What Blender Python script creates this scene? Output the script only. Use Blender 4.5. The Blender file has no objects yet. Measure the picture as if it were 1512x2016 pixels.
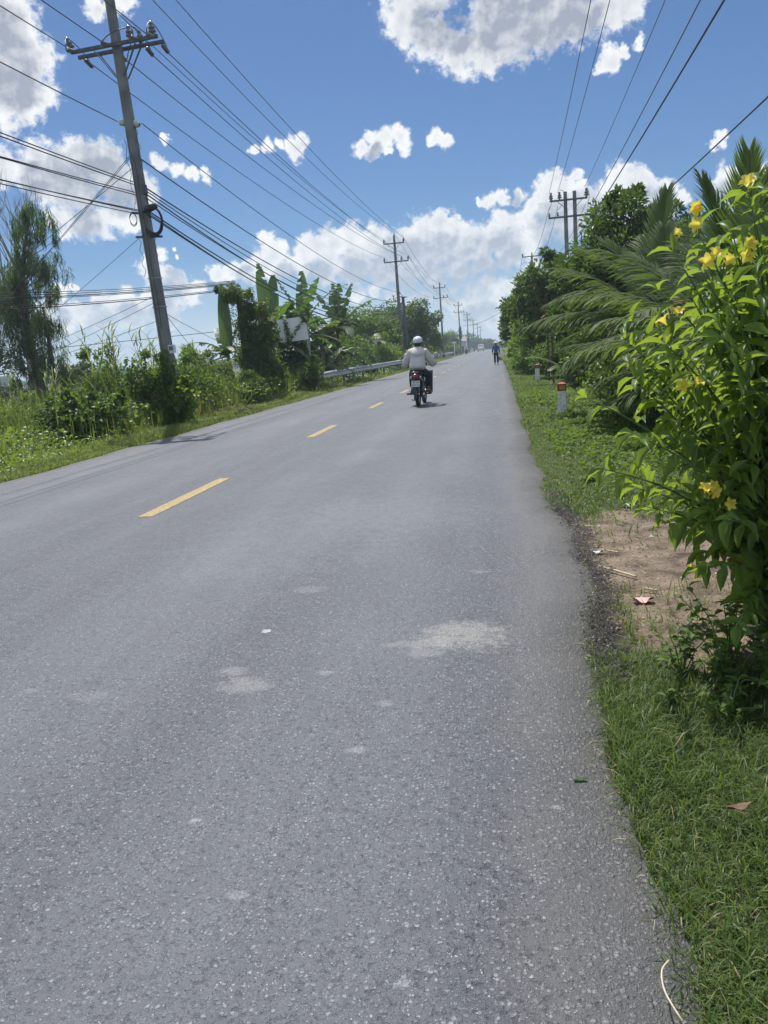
import bpy, bmesh, math, random
import numpy as np
from mathutils import Vector, Matrix, Euler
R = math.radians
rng = np.random.default_rng(7)
random.seed(7)
S = bpy.context.scene
COL = S.collection

# ------------------------------------------------------------------ camera
CAM_H = 1.32
YAW, PITCH, ROLL = R(9.3357), R(11.5362), R(4.5)
def make_camera():
    f = Vector((-math.sin(YAW)*math.cos(PITCH), math.cos(YAW)*math.cos(PITCH), -math.sin(PITCH)))
    r0 = Vector((math.cos(YAW), math.sin(YAW), 0)); u0 = r0.cross(f)
    r = r0*math.cos(ROLL) - u0*math.sin(ROLL); u = r.cross(f)
    cd = bpy.data.cameras.new('camera'); co = bpy.data.objects.new('camera', cd); COL.objects.link(co)
    m = Matrix((r, u, -f)).transposed().to_4x4(); m.translation = (0, 0, CAM_H)
    co.matrix_world = m
    cd.sensor_fit = 'VERTICAL'; cd.sensor_height = 24; cd.sensor_width = 18
    cd.lens = 24*1514/2016; cd.clip_start = 0.05; cd.clip_end = 20000
    S.camera = co
make_camera()

# ------------------------------------------------------------------ sky and sun
SUN_AZ, SUN_EL = R(-24), R(61)          # azimuth from +Y, clockwise positive
SUN = Vector((math.sin(SUN_AZ)*math.cos(SUN_EL), math.cos(SUN_AZ)*math.cos(SUN_EL), math.sin(SUN_EL)))
SKY_STRENGTH = 0.085
SKY_TINT = (.50, .63, .79, 1)       # the deep tropical blue of a clear noon
CLOUDS = "-5.22,21.1,1.88;-3.62,19.73,1.79;-1.81,18.72,1.61;0.06,18.79,1.69;1.75,19.14,1.82;3.75,19.56,1.85;5.71,19.81,1.82;7.62,19.77,1.51;9.03,19.93,1.43;0.15,20.42,1.66;-3.77,22.29,1.79;1.84,20.88,2.08;4.79,21.25,2.32;3.22,22.5,2.6;7.88,17.26,0.77;7.24,16.86,0.42;9.77,17.69,0.41;8.68,17.46,0.41;-30.83,21.59,2.04;-30.18,20.38,1.67;-29.32,19.39,1.19;-31.04,18.79,2.53;-31.62,17.17,2.13;-30.48,16.94,1.39;-29.51,17.38,0.87;-33.21,19.43,3.27;-34.25,16.77,2.5;-25.51,22.17,0.68;-24.43,22.16,0.74;-23.46,22.31,0.63;-30.4,13.86,1.19;-29.3,13.14,1.52;-28.21,14.17,0.91;-27.51,13.59,1.38;-26.2,13.89,1.24;-26.06,12.69,1.41;-28.22,12.1,1.86;-25.02,12.06,1.43;-29.77,12.1,1.37;-24.08,11.74,1.12;-30.89,12.69,1.2;-32.88,13.24,1.46;-27.27,9.93,1.34;-25.91,10.37,1.28;-28.54,9.96,0.94;-29.29,9.19,0.57;-25.33,9.89,0.91;-24.69,9.71,0.59;-29.75,10.28,0.78;-22.67,13.55,0.64;-21.73,13.08,0.58;-20.76,12.74,0.55;-19.75,12.71,0.46;-22.12,15.1,0.28;-16.31,14.13,0.42;-15.43,14.25,0.49;-14.54,14.36,0.36;-13.68,14.32,0.66;-13.18,13.99,0.72;-12.77,14.58,0.59;-13.41,13.53,0.4;-8.97,13.88,0.56;-7.9,13.96,0.86;-6.99,14.35,0.72;-6.1,14.43,0.79;-5.98,13.65,0.59;-7.24,13.44,0.46;-8.37,14.61,0.43;-3.86,13.93,0.56;-3.17,13.71,0.49;-4.05,13.64,0.3;14.03,11.21,0.42;14.48,11.43,0.47;14.92,11.59,0.26;-28.84,12.1,0.92;-31.38,4.79,0.64;-30.57,4.92,0.83;-29.67,4.55,0.84;-28.76,4.17,0.79;-27.7,4.77,0.79;-26.9,4.57,1;-26.01,5.02,0.94;-25.39,4.65,0.94;-24.34,4.93,1.02;-23.54,4.55,0.89;-30.11,5.87,0.38;-29.46,6.01,0.32;-27.84,3.78,1;-25.84,3.83,1.15;-23.79,3.88,1.03;-31.03,3.96,0.77;-30.14,3.58,0.85;-24.36,7.27,0.67;-23.63,7.73,0.6;-24.09,6.76,0.74;-23.12,6.38,0.74;-22.51,5.85,0.82;-22.55,8.18,0.23;-22.27,7.67,0.24;-21.91,5.13,0.89;-21.13,5.77,0.69;-19.66,6.37,0.76;-18.6,6.48,0.83;-17.54,6.41,0.9;-16.42,6.86,1.04;-15.8,7.67,0.97;-16.05,8.69,0.55;-15.55,6.63,1.05;-14.47,6.74,0.98;-13.52,7.19,1.19;-12.4,7.62,1.19;-11.28,8.05,1.11;-10.17,8.31,1.04;-11.74,6.9,1.33;-9.88,7.45,1.4;-8.58,7.86,1.32;-7.72,7.28,1.4;-9.25,6.37,1.2;-13.6,6.34,0.88;-12.2,5.9,0.99;-10.38,5.94,0.92;-13.08,8,0.76;-6.24,7.84,1.11;-5.12,8.42,1.18;-3.85,8.65,1.1;-3.64,9.12,0.55;-2.81,8.05,1.17;-1.96,7.31,1.18;-2.7,6.87,1.39;-4.49,7.02,1.54;-5.95,6.8,1.33;-1.09,7.06,1.17;-0.01,7.46,1.17;0.9,8.04,1.02;0.4,8.58,0.68;1.21,7.18,1.23;-7.83,5.92,1.2;-6.38,5.81,1.27;-4.58,5.66,1.27;-2.77,5.68,1.19;-0.97,5.86,1.18;0.82,6.21,1.17;2.24,6.74,1.16;-0.24,9.79,0.67;0.64,10.02,0.6;-0.95,9.69,0.34;1.67,9.75,0.47;2.69,9.32,0.8;2.31,8.39,1.01;3.39,9.88,0.86;3.93,10.62,0.78;4.45,10.87,0.59;4.76,10.05,0.92;5.45,10.59,0.58;5.75,9.61,0.78;4.04,8.85,1.33;2.97,7.66,1.21;5.04,8.09,1.46;6.4,8.9,1.11;7.74,9.53,0.84;8.24,10.4,0.83;9.06,10.6,0.76;9.85,10.03,0.82;9.04,9.36,1.27;10.32,9.19,0.88;11.27,9.37,0.62;10.64,8.53,1.07;7.05,7.86,1.44;9.02,7.63,1.61;11.9,9.13,0.43;11.27,7.98,0.82;6.1,10.2,0.39;12.21,8.32,0.56;14.94,9.45,0.84;15.82,9.76,0.77;16.56,9.2,0.82;15.55,8.46,1.2;17.01,8.39,1.18;14.65,8.74,0.73;16.44,7.58,1.49;18.15,8.51,1.74;-1.79,3.86,0.71;-0.87,4.31,0.63;-0.18,3.9,0.63;0.15,3.35,0.56;-0.75,3.25,0.92;-1.84,2.99,0.78;-2.93,2.91,0.72;-0.97,2.39,0.86;0.11,2.48,0.78;-3.63,3.49,0.64;-4.89,3.77,0.64;-4.29,4.6,0.5;-3.22,4.16,0.5;-0.29,1.63,0.93;-1.9,1.94,0.72;0.6,1.38,0.71;-8.66,4.6,0.71;-7.24,4.13,0.79;-5.81,3.67,0.86;-10.15,4.36,0.64;1.44,4.27,0.77;0.73,4.17,0.7;2.51,4.69,0.9"       # azimuth, elevation and radius of the puffs, in degrees
SHADED = "-3.4,20.4,1.59;-1.92,19.7,1.23;3.46,20.4,2.66;1.14,20.17,2.1;6.04,20.15,1.75;-31.24,19.29,1.95;-32.45,20.48,2.44;-30.94,17.73,1.42;-28.77,12.55,1.6;-26.68,12.84,1.93;-25.29,11.3,1.28;-27.91,9.95,1.08;-30.59,12.69,1.08;-12.57,5.75,1.2;-10,6.09,1.41;-6.73,6.01,2.33;-4.24,5.29,2.68;-1.7,5.59,2.1;-15.07,6.09,0.91;0.47,6.24,1.52;4.01,7.88,1.47;6.38,7.94,1.71;9.35,8.07,1.48;10.95,8.33,0.95;15.55,8.16,1.38;17.02,7.8,1.18;1.31,9.47,0.6;-7.93,13.65,0.53;-30.36,4.25,0.78;-27.82,3.95,0.93;-25.82,4,1.01;-23.75,4.22,1.02;-22.85,5.86,0.95;-17.93,6.1,0.7;-3.39,7.43,0.9;-0.78,2.55,0.85;-1.89,2.11,0.79"        # where the clouds are thick enough to stand grey against the light
def make_world():
    w = bpy.data.worlds.new('World'); S.world = w; w.use_nodes = True
    nt = w.node_tree; N = nt.nodes; L = nt.links
    for n in list(N): N.remove(n)
    main = (N, L)
    def nd(t, **k):
        n = N.new(t)
        for a, v in k.items(): setattr(n, a, v)
        return n
    def put(sock, v):
        if hasattr(v, 'is_output'): L.new(v, sock)
        else: sock.default_value = v
    def mth(op, a, b=None, c=None, clamp=False):
        n = nd('ShaderNodeMath', operation=op, use_clamp=clamp); put(n.inputs[0], a)
        if b is not None: put(n.inputs[1], b)
        if c is not None: put(n.inputs[2], c)
        return n.outputs[0]
    def vm(op, a, b=None, s=None):
        n = nd('ShaderNodeVectorMath', operation=op); put(n.inputs[0], a)
        if b is not None: put(n.inputs[1], b)
        if s is not None: put(n.inputs['Scale'], s)
        return n.outputs['Value'] if op in ('DISTANCE', 'LENGTH', 'DOT_PRODUCT') else n.outputs[0]
    def mr(v, a, b, c=0., d=1., smooth=True):
        n = nd('ShaderNodeMapRange', interpolation_type='SMOOTHSTEP' if smooth else 'LINEAR')
        put(n.inputs[0], v); n.inputs[1].default_value = a; n.inputs[2].default_value = b
        n.inputs[3].default_value = c; n.inputs[4].default_value = d
        return n.outputs[0]
    def mixc(f, a, b):
        n = nd('ShaderNodeMix', data_type='RGBA'); put(n.inputs[0], f); put(n.inputs[6], a); put(n.inputs[7], b)
        return n.outputs[2]
    def noise(v, sc, det, rough=.55, dist=0.):
        n = nd('ShaderNodeTexNoise'); put(n.inputs['Vector'], v); n.inputs['Scale'].default_value = sc
        n.inputs['Detail'].default_value = det; n.inputs['Roughness'].default_value = rough; n.inputs['Distortion'].default_value = dist
        return n
    sky = nd('ShaderNodeTexSky', sky_type='NISHITA')
    sky.sun_disc = False; sky.sun_elevation = SUN_EL; sky.sun_rotation = SUN_AZ
    sky.altitude = 10; sky.air_density = 1.0; sky.dust_density = 0.25; sky.ozone_density = 3.5
    tint = nd('ShaderNodeMix', data_type='RGBA', blend_type='MULTIPLY'); tint.inputs[0].default_value = 1
    L.new(sky.outputs[0], tint.inputs[6]); tint.inputs[7].default_value = SKY_TINT; skyt = tint.outputs[2]
    tc = nd('ShaderNodeTexCoord'); sep = nd('ShaderNodeSeparateXYZ'); L.new(tc.outputs['Generated'], sep.inputs[0])
    az = mth('MULTIPLY', mth('ARCTAN2', sep.outputs[0], sep.outputs[1]), 57.29578)
    el = mth('MULTIPLY', mth('ARCSINE', sep.outputs[2]), 57.29578)
    cmb = nd('ShaderNodeCombineXYZ'); L.new(az, cmb.inputs[0]); L.new(el, cmb.inputs[1])
    P0 = cmb.outputs[0]
    # moist air: the sky pales towards the horizon
    skyc = mixc(mr(el, 8., -.5, 0., .95), skyt, mixc(mr(el, 9., -1.), (4.2, 6.0, 8.6, 1), (6.6, 7.6, 8.6, 1)))
    blobs = [tuple(map(float, q.split(','))) for q in CLOUDS.split(';')]; shaded = [tuple(map(float, q.split(','))) for q in SHADED.split(';')]
    def background(col):
        b = nd('ShaderNodeBackground'); put(b.inputs[0], col); b.inputs[1].default_value = SKY_STRENGTH
        return b.outputs[0]
    plain = background(skyc)
    # billow noise shared by every sector
    def sector(bl, gl):
        nonlocal N, L
        g = bpy.data.node_groups.new('cloud sector', 'ShaderNodeTree'); N, L = g.nodes, g.links
        g.interface.new_socket('P', in_out='INPUT', socket_type='NodeSocketVector')
        g.interface.new_socket('Sky', in_out='INPUT', socket_type='NodeSocketColor')
        g.interface.new_socket('Color', in_out='OUTPUT', socket_type='NodeSocketColor')
        gi = nd('NodeGroupInput'); go = nd('NodeGroupOutput'); P = gi.outputs[0]
        wa = noise(P, .5, 2.0); wb = noise(P, 1.7, 2.0)
        d1 = vm('SCALE', vm('SUBTRACT', wa.outputs['Color'], (.5, .5, .5)), s=1.3)
        d2 = vm('SCALE', vm('SUBTRACT', wb.outputs['Color'], (.5, .5, .5)), s=.7)
        Q = vm('MULTIPLY', vm('ADD', vm('ADD', P, d1), d2), (1, 1, 0))
        b = thick = None
        for (a, e, r) in bl:
            t = mth('MULTIPLY_ADD', vm('DISTANCE', Q, (a, e, 0)), -1./(r*1.17), 1.)
            b = t if b is None else mth('SMOOTH_MAX', b, t, .3)
            k = mth('MULTIPLY', t, min(1., .15+r/1.7)); thick = k if thick is None else mth('SMOOTH_MAX', thick, k, .4)
        gq = None
        for (a, e, r) in gl:
            t = mth('MULTIPLY_ADD', vm('DISTANCE', Q, (a, e, 0)), -1./(r*1.5), 1.)
            gq = t if gq is None else mth('SMOOTH_MAX', gq, t, .3)
        if gq is None: gq = mth('MULTIPLY', b, 0.)
        sp = nd('ShaderNodeSeparateXYZ'); L.new(P, sp.inputs[0]); el = sp.outputs[1]
        def bil(v):           # billows: folded noise, round lobes with dark creases between them
            o = None
            for sc, wgt, off in ((.55, .6, 0.), (1.35, .4, 7.)):
                n = noise(vm('ADD', v, (off, off, 0)), sc, 2.5, .45).outputs[0]
                q = mth('MULTIPLY', mth('ABSOLUTE', mth('SUBTRACT', n, .5)), 4.*wgt)
                o = q if o is None else mth('ADD', o, q)
            return o
        soft = noise(P, .62, 4.0, .55).outputs[0]; soft2 = noise(vm('ADD', P, (-.18, .46, 0)), .62, 4.0, .55).outputs[0]
        fb = noise(P, 1.4, 9.0, .66).outputs[0]
        f1 = bil(P); f2 = bil(vm('ADD', P, (-.10, .24, 0)))
        fbl = noise(P, .36, 2.0, .5).outputs[0]
        nb = mth('SUBTRACT', fb, .5)
        dens = mth('ADD', mth('ADD', b, mth('MULTIPLY', nb, 1.35)), mth('MULTIPLY', mth('SUBTRACT', f1, .33), .26))
        alpha = mr(dens, .0, .50)
        lo = mth('MULTIPLY', mr(mth('ADD', mth('ADD', thick, mth('MULTIPLY', nb, .18)), mth('MULTIPLY', mth('SUBTRACT', fbl, .5), 1.7)), .06, .85), .42)
        core = mth('MAXIMUM', lo, mr(mth('ADD', gq, mth('MULTIPLY', nb, .5)), .04, .62))
        relief = mth('ADD', mth('MULTIPLY', mth('SUBTRACT', soft, soft2), 1.9), mth('MULTIPLY', mth('SUBTRACT', f1, f2), .10))
        lit = mth('ADD', mth('SUBTRACT', 1.0, mth('MULTIPLY', core, .90)), mth('MULTIPLY', relief, mth('MULTIPLY_ADD', core, .8, .2)), clamp=True)
        high = mr(el, 5., 14.)
        grey = mixc(high, (4.5, 5.2, 6.3, 1), (3.7, 4.1, 4.9, 1))
        col = mixc(lit, grey, (9.6, 9.75, 9.85, 1))
        alow = mr(el, 0., 5., .55, .96, False)
        L.new(mixc(mth('MULTIPLY', alpha, alow), gi.outputs[1], col), go.inputs[0])
        N, L = main
        gn = nd('ShaderNodeGroup'); gn.node_tree = g; L.new(P0, gn.inputs[0]); L.new(skyc, gn.inputs[1])
        return background(gn.outputs[0])
    edges = [-39.5, -33, -28, -22, -17, -12, -8, -4, 0, 4.5, 9, 13, 24]
    secs = []
    for a0, a1 in zip(edges[:-1], edges[1:]):
        for e0, e1 in ((-2., 11.), (11., 27.)):
            bl = [q for q in blobs if a0-q[2]*1.2-1.6 < q[0] < a1+q[2]*1.2+1.6 and e0-q[2]*1.2-1.6 < q[1] < e1+q[2]*1.2+1.6]
            gl = [q for q in shaded if a0-q[2]*1.5-1.6 < q[0] < a1+q[2]*1.5+1.6 and e0-q[2]*1.5-1.6 < q[1] < e1+q[2]*1.5+1.6]
            secs.append((a0, a1, e0, e1, bl, gl))
    def mixs(f, a, b):
        m = nd('ShaderNodeMixShader'); put(m.inputs[0], f); L.new(a, m.inputs[1]); L.new(b, m.inputs[2])
        return m.outputs[0]
    def tree(i0, i1):          # binary choice of the azimuth sector
        if i1-i0 == 1:
            lo = secs[2*i0]; hi = secs[2*i0+1]
            A = sector(lo[4], lo[5]) if lo[4] else plain
            B = sector(hi[4], hi[5]) if hi[4] else plain
            return mixs(mth('GREATER_THAN', el, 11.), A, B)
        m = (i0+i1)//2
        return mixs(mth('GREATER_THAN', az, edges[m]), tree(i0, m), tree(m, i1))
    T = tree(0, len(edges)-1)
    inside = mth('MULTIPLY', mth('MULTIPLY', mth('GREATER_THAN', az, edges[0]), mth('LESS_THAN', az, edges[-1])),
                 mth('MULTIPLY', mth('GREATER_THAN', el, -2.), mth('LESS_THAN', el, 27.)))
    # clouds over the rest of the sky, which only lights the scene
    gn = noise(vm('SCALE', tc.outputs['Generated'], s=1.), 3.0, 5.0).outputs[0]
    rest = background(mixc(mr(gn, .42, .60), skyc, (8.4, 9.3, 10.6, 1)))
    top = mixs(mth('MULTIPLY', mth('GREATER_THAN', el, 3.), mth('SUBTRACT', 1., inside)), mixs(inside, plain, T), rest)
    out = nd('ShaderNodeOutputWorld'); L.new(top, out.inputs[0])
    w.cycles.sampling_method = 'MANUAL'; w.cycles.sample_map_resolution = 512
make_world()
def make_sun():
    ld = bpy.data.lights.new('sun', 'SUN'); ld.energy = 4.2; ld.angle = R(.53); ld.color = (1, .95, .87)
    o = bpy.data.objects.new('sun', ld); COL.objects.link(o); o.rotation_euler = SUN.to_track_quat('Z', 'Y').to_euler()
    o.location = SUN*200
make_sun()
S.view_settings.view_transform = 'Standard'; S.view_settings.look = 'None'
S.view_settings.exposure = 0.32; S.view_settings.gamma = 1; S.view_settings.use_curve_mapping = False
S.cycles.max_bounces = 8; S.cycles.diffuse_bounces = 3; S.cycles.glossy_bounces = 2; S.cycles.transmission_bounces = 4
S.cycles.transparent_max_bounces = 8; S.cycles.use_denoising = True
S.cycles.caustics_reflective = False; S.cycles.caustics_refractive = False
S.cycles.sample_clamp_indirect = 6

# ------------------------------------------------------------------ helpers
class MB:
    """collects vertices and faces (with a material slot each) for ONE mesh object"""
    def __init__(s): s.v = []; s.f = []; s.mi = []
    def add(s, V, F, mi=0):
        n = len(s.v); s.v += [tuple(map(float, p)) for p in V]; s.f += [tuple(i+n for i in q) for q in F]; s.mi += [mi]*len(F)
    def box(s, c, d, rot=None, mi=0, taper=1.0, bev=0.0):
        x, y, z = [q/2 for q in d]; V = []
        for k, zz in ((1, -z), (taper, z)):
            if bev:
                b = min(bev, .45*min(x, y)*2)
                pts = [(-x*k+b, -y*k), (x*k-b, -y*k), (x*k, -y*k+b), (x*k, y*k-b), (x*k-b, y*k), (-x*k+b, y*k), (-x*k, y*k-b), (-x*k, -y*k+b)]
            else: pts = [(-x*k, -y*k), (x*k, -y*k), (x*k, y*k), (-x*k, y*k)]
            V += [(px, py, zz) for px, py in pts]
        n = len(V)//2
        F = [tuple(range(n-1, -1, -1)), tuple(range(n, 2*n))] + [(i, (i+1) % n, (i+1) % n+n, i+n) for i in range(n)]
        M = rot if rot is not None else Matrix.Identity(3)
        s.add([M @ Vector(p)+Vector(c) for p in V], F, mi)
    def tube(s, pts, rad, n=8, mi=0, cap=True):
        pts = [Vector(p) for p in pts]
        if not hasattr(rad, '__len__'): rad = [rad]*len(pts)
        V = []; F = []; prev = None
        for i, p in enumerate(pts):
            t = (pts[min(i+1, len(pts)-1)]-pts[max(i-1, 0)])
            t = t.normalized() if t.length > 1e-9 else Vector((0, 0, 1))
            if prev is None: a = t.orthogonal().normalized()
            else:
                a = prev-t*prev.dot(t)
                a = a.normalized() if a.length > 1e-6 else t.orthogonal().normalized()
            prev = a; b = t.cross(a)
            V += [p+(a*math.cos(2*math.pi*k/n)+b*math.sin(2*math.pi*k/n))*rad[i] for k in range(n)]
        for i in range(len(pts)-1):
            for k in range(n):
                F.append((i*n+k, i*n+(k+1) % n, (i+1)*n+(k+1) % n, (i+1)*n+k))
        if cap: F += [tuple(range(n-1, -1, -1)), tuple(range((len(pts)-1)*n, len(pts)*n))]
        s.add(V, F, mi)
    def bar(s, a, b, w, h, mi=0):
        a = Vector(a); b = Vector(b); t = (b-a); l = t.length; t.normalize()
        up = Vector((0, 0, 1)) if abs(t.z) < .95 else Vector((1, 0, 0))
        x = t.cross(up).normalized(); z = x.cross(t)
        V = [p+x*sx*w/2+z*sz*h/2 for p in (a, b) for sx, sz in ((-1, -1), (1, -1), (1, 1), (-1, 1))]
        s.add(V, [(3, 2, 1, 0), (4, 5, 6, 7), (0, 1, 5, 4), (1, 2, 6, 5), (2, 3, 7, 6), (3, 0, 4, 7)], mi)
    def lathe(s, prof, c=(0, 0, 0), n=12, rot=None, mi=0):
        V = []; F = []; M = rot if rot is not None else Matrix.Identity(3); c = Vector(c)
        for r, z in prof: V += [M @ Vector((r*math.cos(2*math.pi*k/n), r*math.sin(2*math.pi*k/n), z))+c for k in range(n)]
        for i in range(len(prof)-1):
            for k in range(n): F.append((i*n+k, i*n+(k+1) % n, (i+1)*n+(k+1) % n, (i+1)*n+k))
        F += [tuple(range(n-1, -1, -1)), tuple(range((len(prof)-1)*n, len(prof)*n))]
        s.add(V, F, mi)
    def loft(s, rings, mi=0, cap=True):
        n = len(rings[0]); V = [p for r in rings for p in r]; F = []
        for i in range(len(rings)-1):
            for k in range(n): F.append((i*n+k, i*n+(k+1) % n, (i+1)*n+(k+1) % n, (i+1)*n+k))
        if cap: F += [tuple(range(n-1, -1, -1)), tuple(range((len(rings)-1)*n, len(rings)*n))]
        s.add(V, F, mi)
    def build(s, name, mats, parent=None, smooth=False, loc=None):
        me = bpy.data.meshes.new(name); me.from_pydata(s.v, [], s.f)
        mats = mats if isinstance(mats, (list, tuple)) else [mats]
        for m in mats: me.materials.append(m)
        if len(mats) > 1: me.polygons.foreach_set('material_index', s.mi)
        if smooth: me.polygons.foreach_set('use_smooth', [True]*len(me.polygons))
        me.update()
        o = bpy.data.objects.new(name, me); COL.objects.link(o)
        if parent: o.parent = parent
        if loc is not None: o.location = loc
        return o
def tag(o, label=None, cat=None, group=None, kind=None):
    if label: o['label'] = label
    if cat: o['category'] = cat
    if group: o['group'] = group
    if kind: o['kind'] = kind
    return o
def thing(name, label, cat, loc=(0, 0, 0), rz=0, group=None):
    o = bpy.data.objects.new(name, None); COL.objects.link(o); o.location = loc; o.rotation_euler = (0, 0, rz)
    o.empty_display_size = .2
    return tag(o, label, cat, group)
def copy_tree(o, parent=None):
    c = o.copy(); COL.objects.link(c)
    if parent: c.parent = parent
    for ch in list(o.children): copy_tree(ch, c)
    return c
def raw(name, V, F, mats, parent=None, rnd=None, smooth=False, fmi=None):
    """fast numpy mesh: V (n,3), F list of index arrays (m,3) or (m,4)"""
    me = bpy.data.meshes.new(name)
    V = np.ascontiguousarray(V, np.float32)
    me.vertices.add(len(V)); me.vertices.foreach_set('co', V.ravel())
    nl = sum(f.size for f in F); npz = sum(len(f) for f in F)
    me.loops.add(nl); me.polygons.add(npz)
    me.loops.foreach_set('vertex_index', np.concatenate([f.ravel() for f in F]).astype(np.int32))
    sizes = np.concatenate([np.full(len(f), f.shape[1]) for f in F])
    st = np.concatenate([[0], np.cumsum(sizes)[:-1]]).astype(np.int32)
    me.polygons.foreach_set('loop_start', st)
    if smooth: me.polygons.foreach_set('use_smooth', np.ones(npz, bool))
    for m in (mats if isinstance(mats, (list, tuple)) else [mats]): me.materials.append(m)
    if fmi is not None: me.polygons.foreach_set('material_index', fmi)
    if rnd is not None:
        a = me.attributes.new('rnd', 'FLOAT', 'POINT'); a.data.foreach_set('value', np.ascontiguousarray(rnd, np.float32))
    me.update(calc_edges=True); me.validate()
    o = bpy.data.objects.new(name, me); COL.objects.link(o)
    if parent: o.parent = parent
    return o
def unit(a): return a/np.maximum(np.linalg.norm(a, axis=-1, keepdims=True), 1e-9)
# leaf templates: (t along the axis, s across, h along the normal)
def T_leaf():
    V = [(0, 0, 0), (.42, -.5, .16), (1, 0, -.12), (.42, .5, .16)]
    return np.array(V), [np.array([(0, 2, 1), (0, 3, 2)])]
def T_broad():
    st = [(0, .04, 0), (.18, .62, .02), (.42, 1., .02), (.7, .72, -.05), (.9, .28, -.14)]
    V = []; F = []
    for t, w, h in st: V += [(t, -w/2, h+.14*w), (t, 0, h), (t, w/2, h+.14*w)]
    V.append((1.0, 0, -.22)); n = len(st)
    for i in range(n-1):
        for k in (0, 1): F.append((i*3+k, i*3+k+1, i*3+k+4, i*3+k+3))
    T = [((n-1)*3, (n-1)*3+1, 3*n), ((n-1)*3+1, (n-1)*3+2, 3*n)]
    return np.array(V), [np.array(F), np.array(T)]
def T_blade():
    V = [(0, -.5, 0), (0, .5, 0), (.55, -.42, .1), (.55, .42, .1), (1, 0, -.06)]
    return np.array(V), [np.array([(0, 1, 3, 2)]), np.array([(2, 3, 4)])]
def T_bent():
    V = [(0, -.5, 0), (0, .5, 0), (.4, -.45, .16), (.4, .45, .16), (.75, -.3, .12), (.75, .3, .12), (1, 0, -.12)]
    return np.array(V), [np.array([(0, 1, 3, 2), (2, 3, 5, 4)]), np.array([(4, 5, 6)])]
def leaves(tmpl, P, A, Nn, Ln, W, rnd=None):
    """place len(P) copies of a template; returns V, faces, rnd per vertex"""
    TV, TF = tmpl; n = len(P); k = len(TV)
    A = unit(A); B = unit(np.cross(Nn, A)); C = np.cross(A, B)
    Ln = np.broadcast_to(Ln, (n,)); W = np.broadcast_to(W, (n,))
    V = (P[:, None, :] + A[:, None, :]*(TV[None, :, 0, None]*Ln[:, None, None]) + B[:, None, :]*(TV[None, :, 1, None]*W[:, None, None])
         + C[:, None, :]*(TV[None, :, 2, None]*Ln[:, None, None]))
    off = (np.arange(n)*k)[:, None, None]
    F = [(f[None]+off).reshape(-1, f.shape[1]) for f in TF]
    if rnd is None: rnd = rng.random(n)
    return V.reshape(-1, 3), F, np.repeat(rnd, k)
def joinraw(parts):
    Vs = []; Fs = {}; Rs = []; n = 0
    for V, F, r in parts:
        for f in F: Fs.setdefault(f.shape[1], []).append(f+n)
        Vs.append(V); Rs.append(r); n += len(V)
    return np.concatenate(Vs), [np.concatenate(x) for x in Fs.values()], np.concatenate(Rs)
def rdir(n, up=0.): 
    d = rng.normal(size=(n, 3)); d[:, 2] += up; return unit(d)

# ------------------------------------------------------------------ materials
MATS = {}
def nodes_of(name):
    m = bpy.data.materials.new(name); m.use_nodes = True; nt = m.node_tree
    bs = nt.nodes.get('Principled BSDF'); out = nt.nodes.get('Material Output')
    return m, nt, bs, out
def solid(name, col, rough=.6, metal=0., var=.25, scale=6., bump=.0, spec=.5, coat=0.):
    if name in MATS: return MATS[name]
    m, nt, bs, out = nodes_of(name); N = nt.nodes; L = nt.links
    tc = N.new('ShaderNodeTexCoord'); nz = N.new('ShaderNodeTexNoise'); nz.inputs['Scale'].default_value = scale; nz.inputs['Detail'].default_value = 6
    L.new(tc.outputs['Object'], nz.inputs['Vector'])
    mx = N.new('ShaderNodeMix'); mx.data_type = 'RGBA'
    mp = N.new('ShaderNodeMapRange'); mp.inputs[1].default_value = .3; mp.inputs[2].default_value = .7
    L.new(nz.outputs[0], mp.inputs[0]); L.new(mp.outputs[0], mx.inputs[0])
    mx.inputs[6].default_value = (*[c*(1-var) for c in col], 1); mx.inputs[7].default_value = (*[min(1, c*(1+var)) for c in col], 1)
    L.new(mx.outputs[2], bs.inputs['Base Color'])
    bs.inputs['Roughness'].default_value = rough; bs.inputs['Metallic'].default_value = metal
    bs.inputs['Specular IOR Level'].default_value = spec; bs.inputs['Coat Weight'].default_value = coat
    if bump:
        b = N.new('ShaderNodeBump'); b.inputs['Strength'].default_value = bump; b.inputs['Distance'].default_value = .02
        L.new(nz.outputs[0], b.inputs['Height']); L.new(b.outputs[0], bs.inputs['Normal'])
    MATS[name] = m; return m
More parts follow.
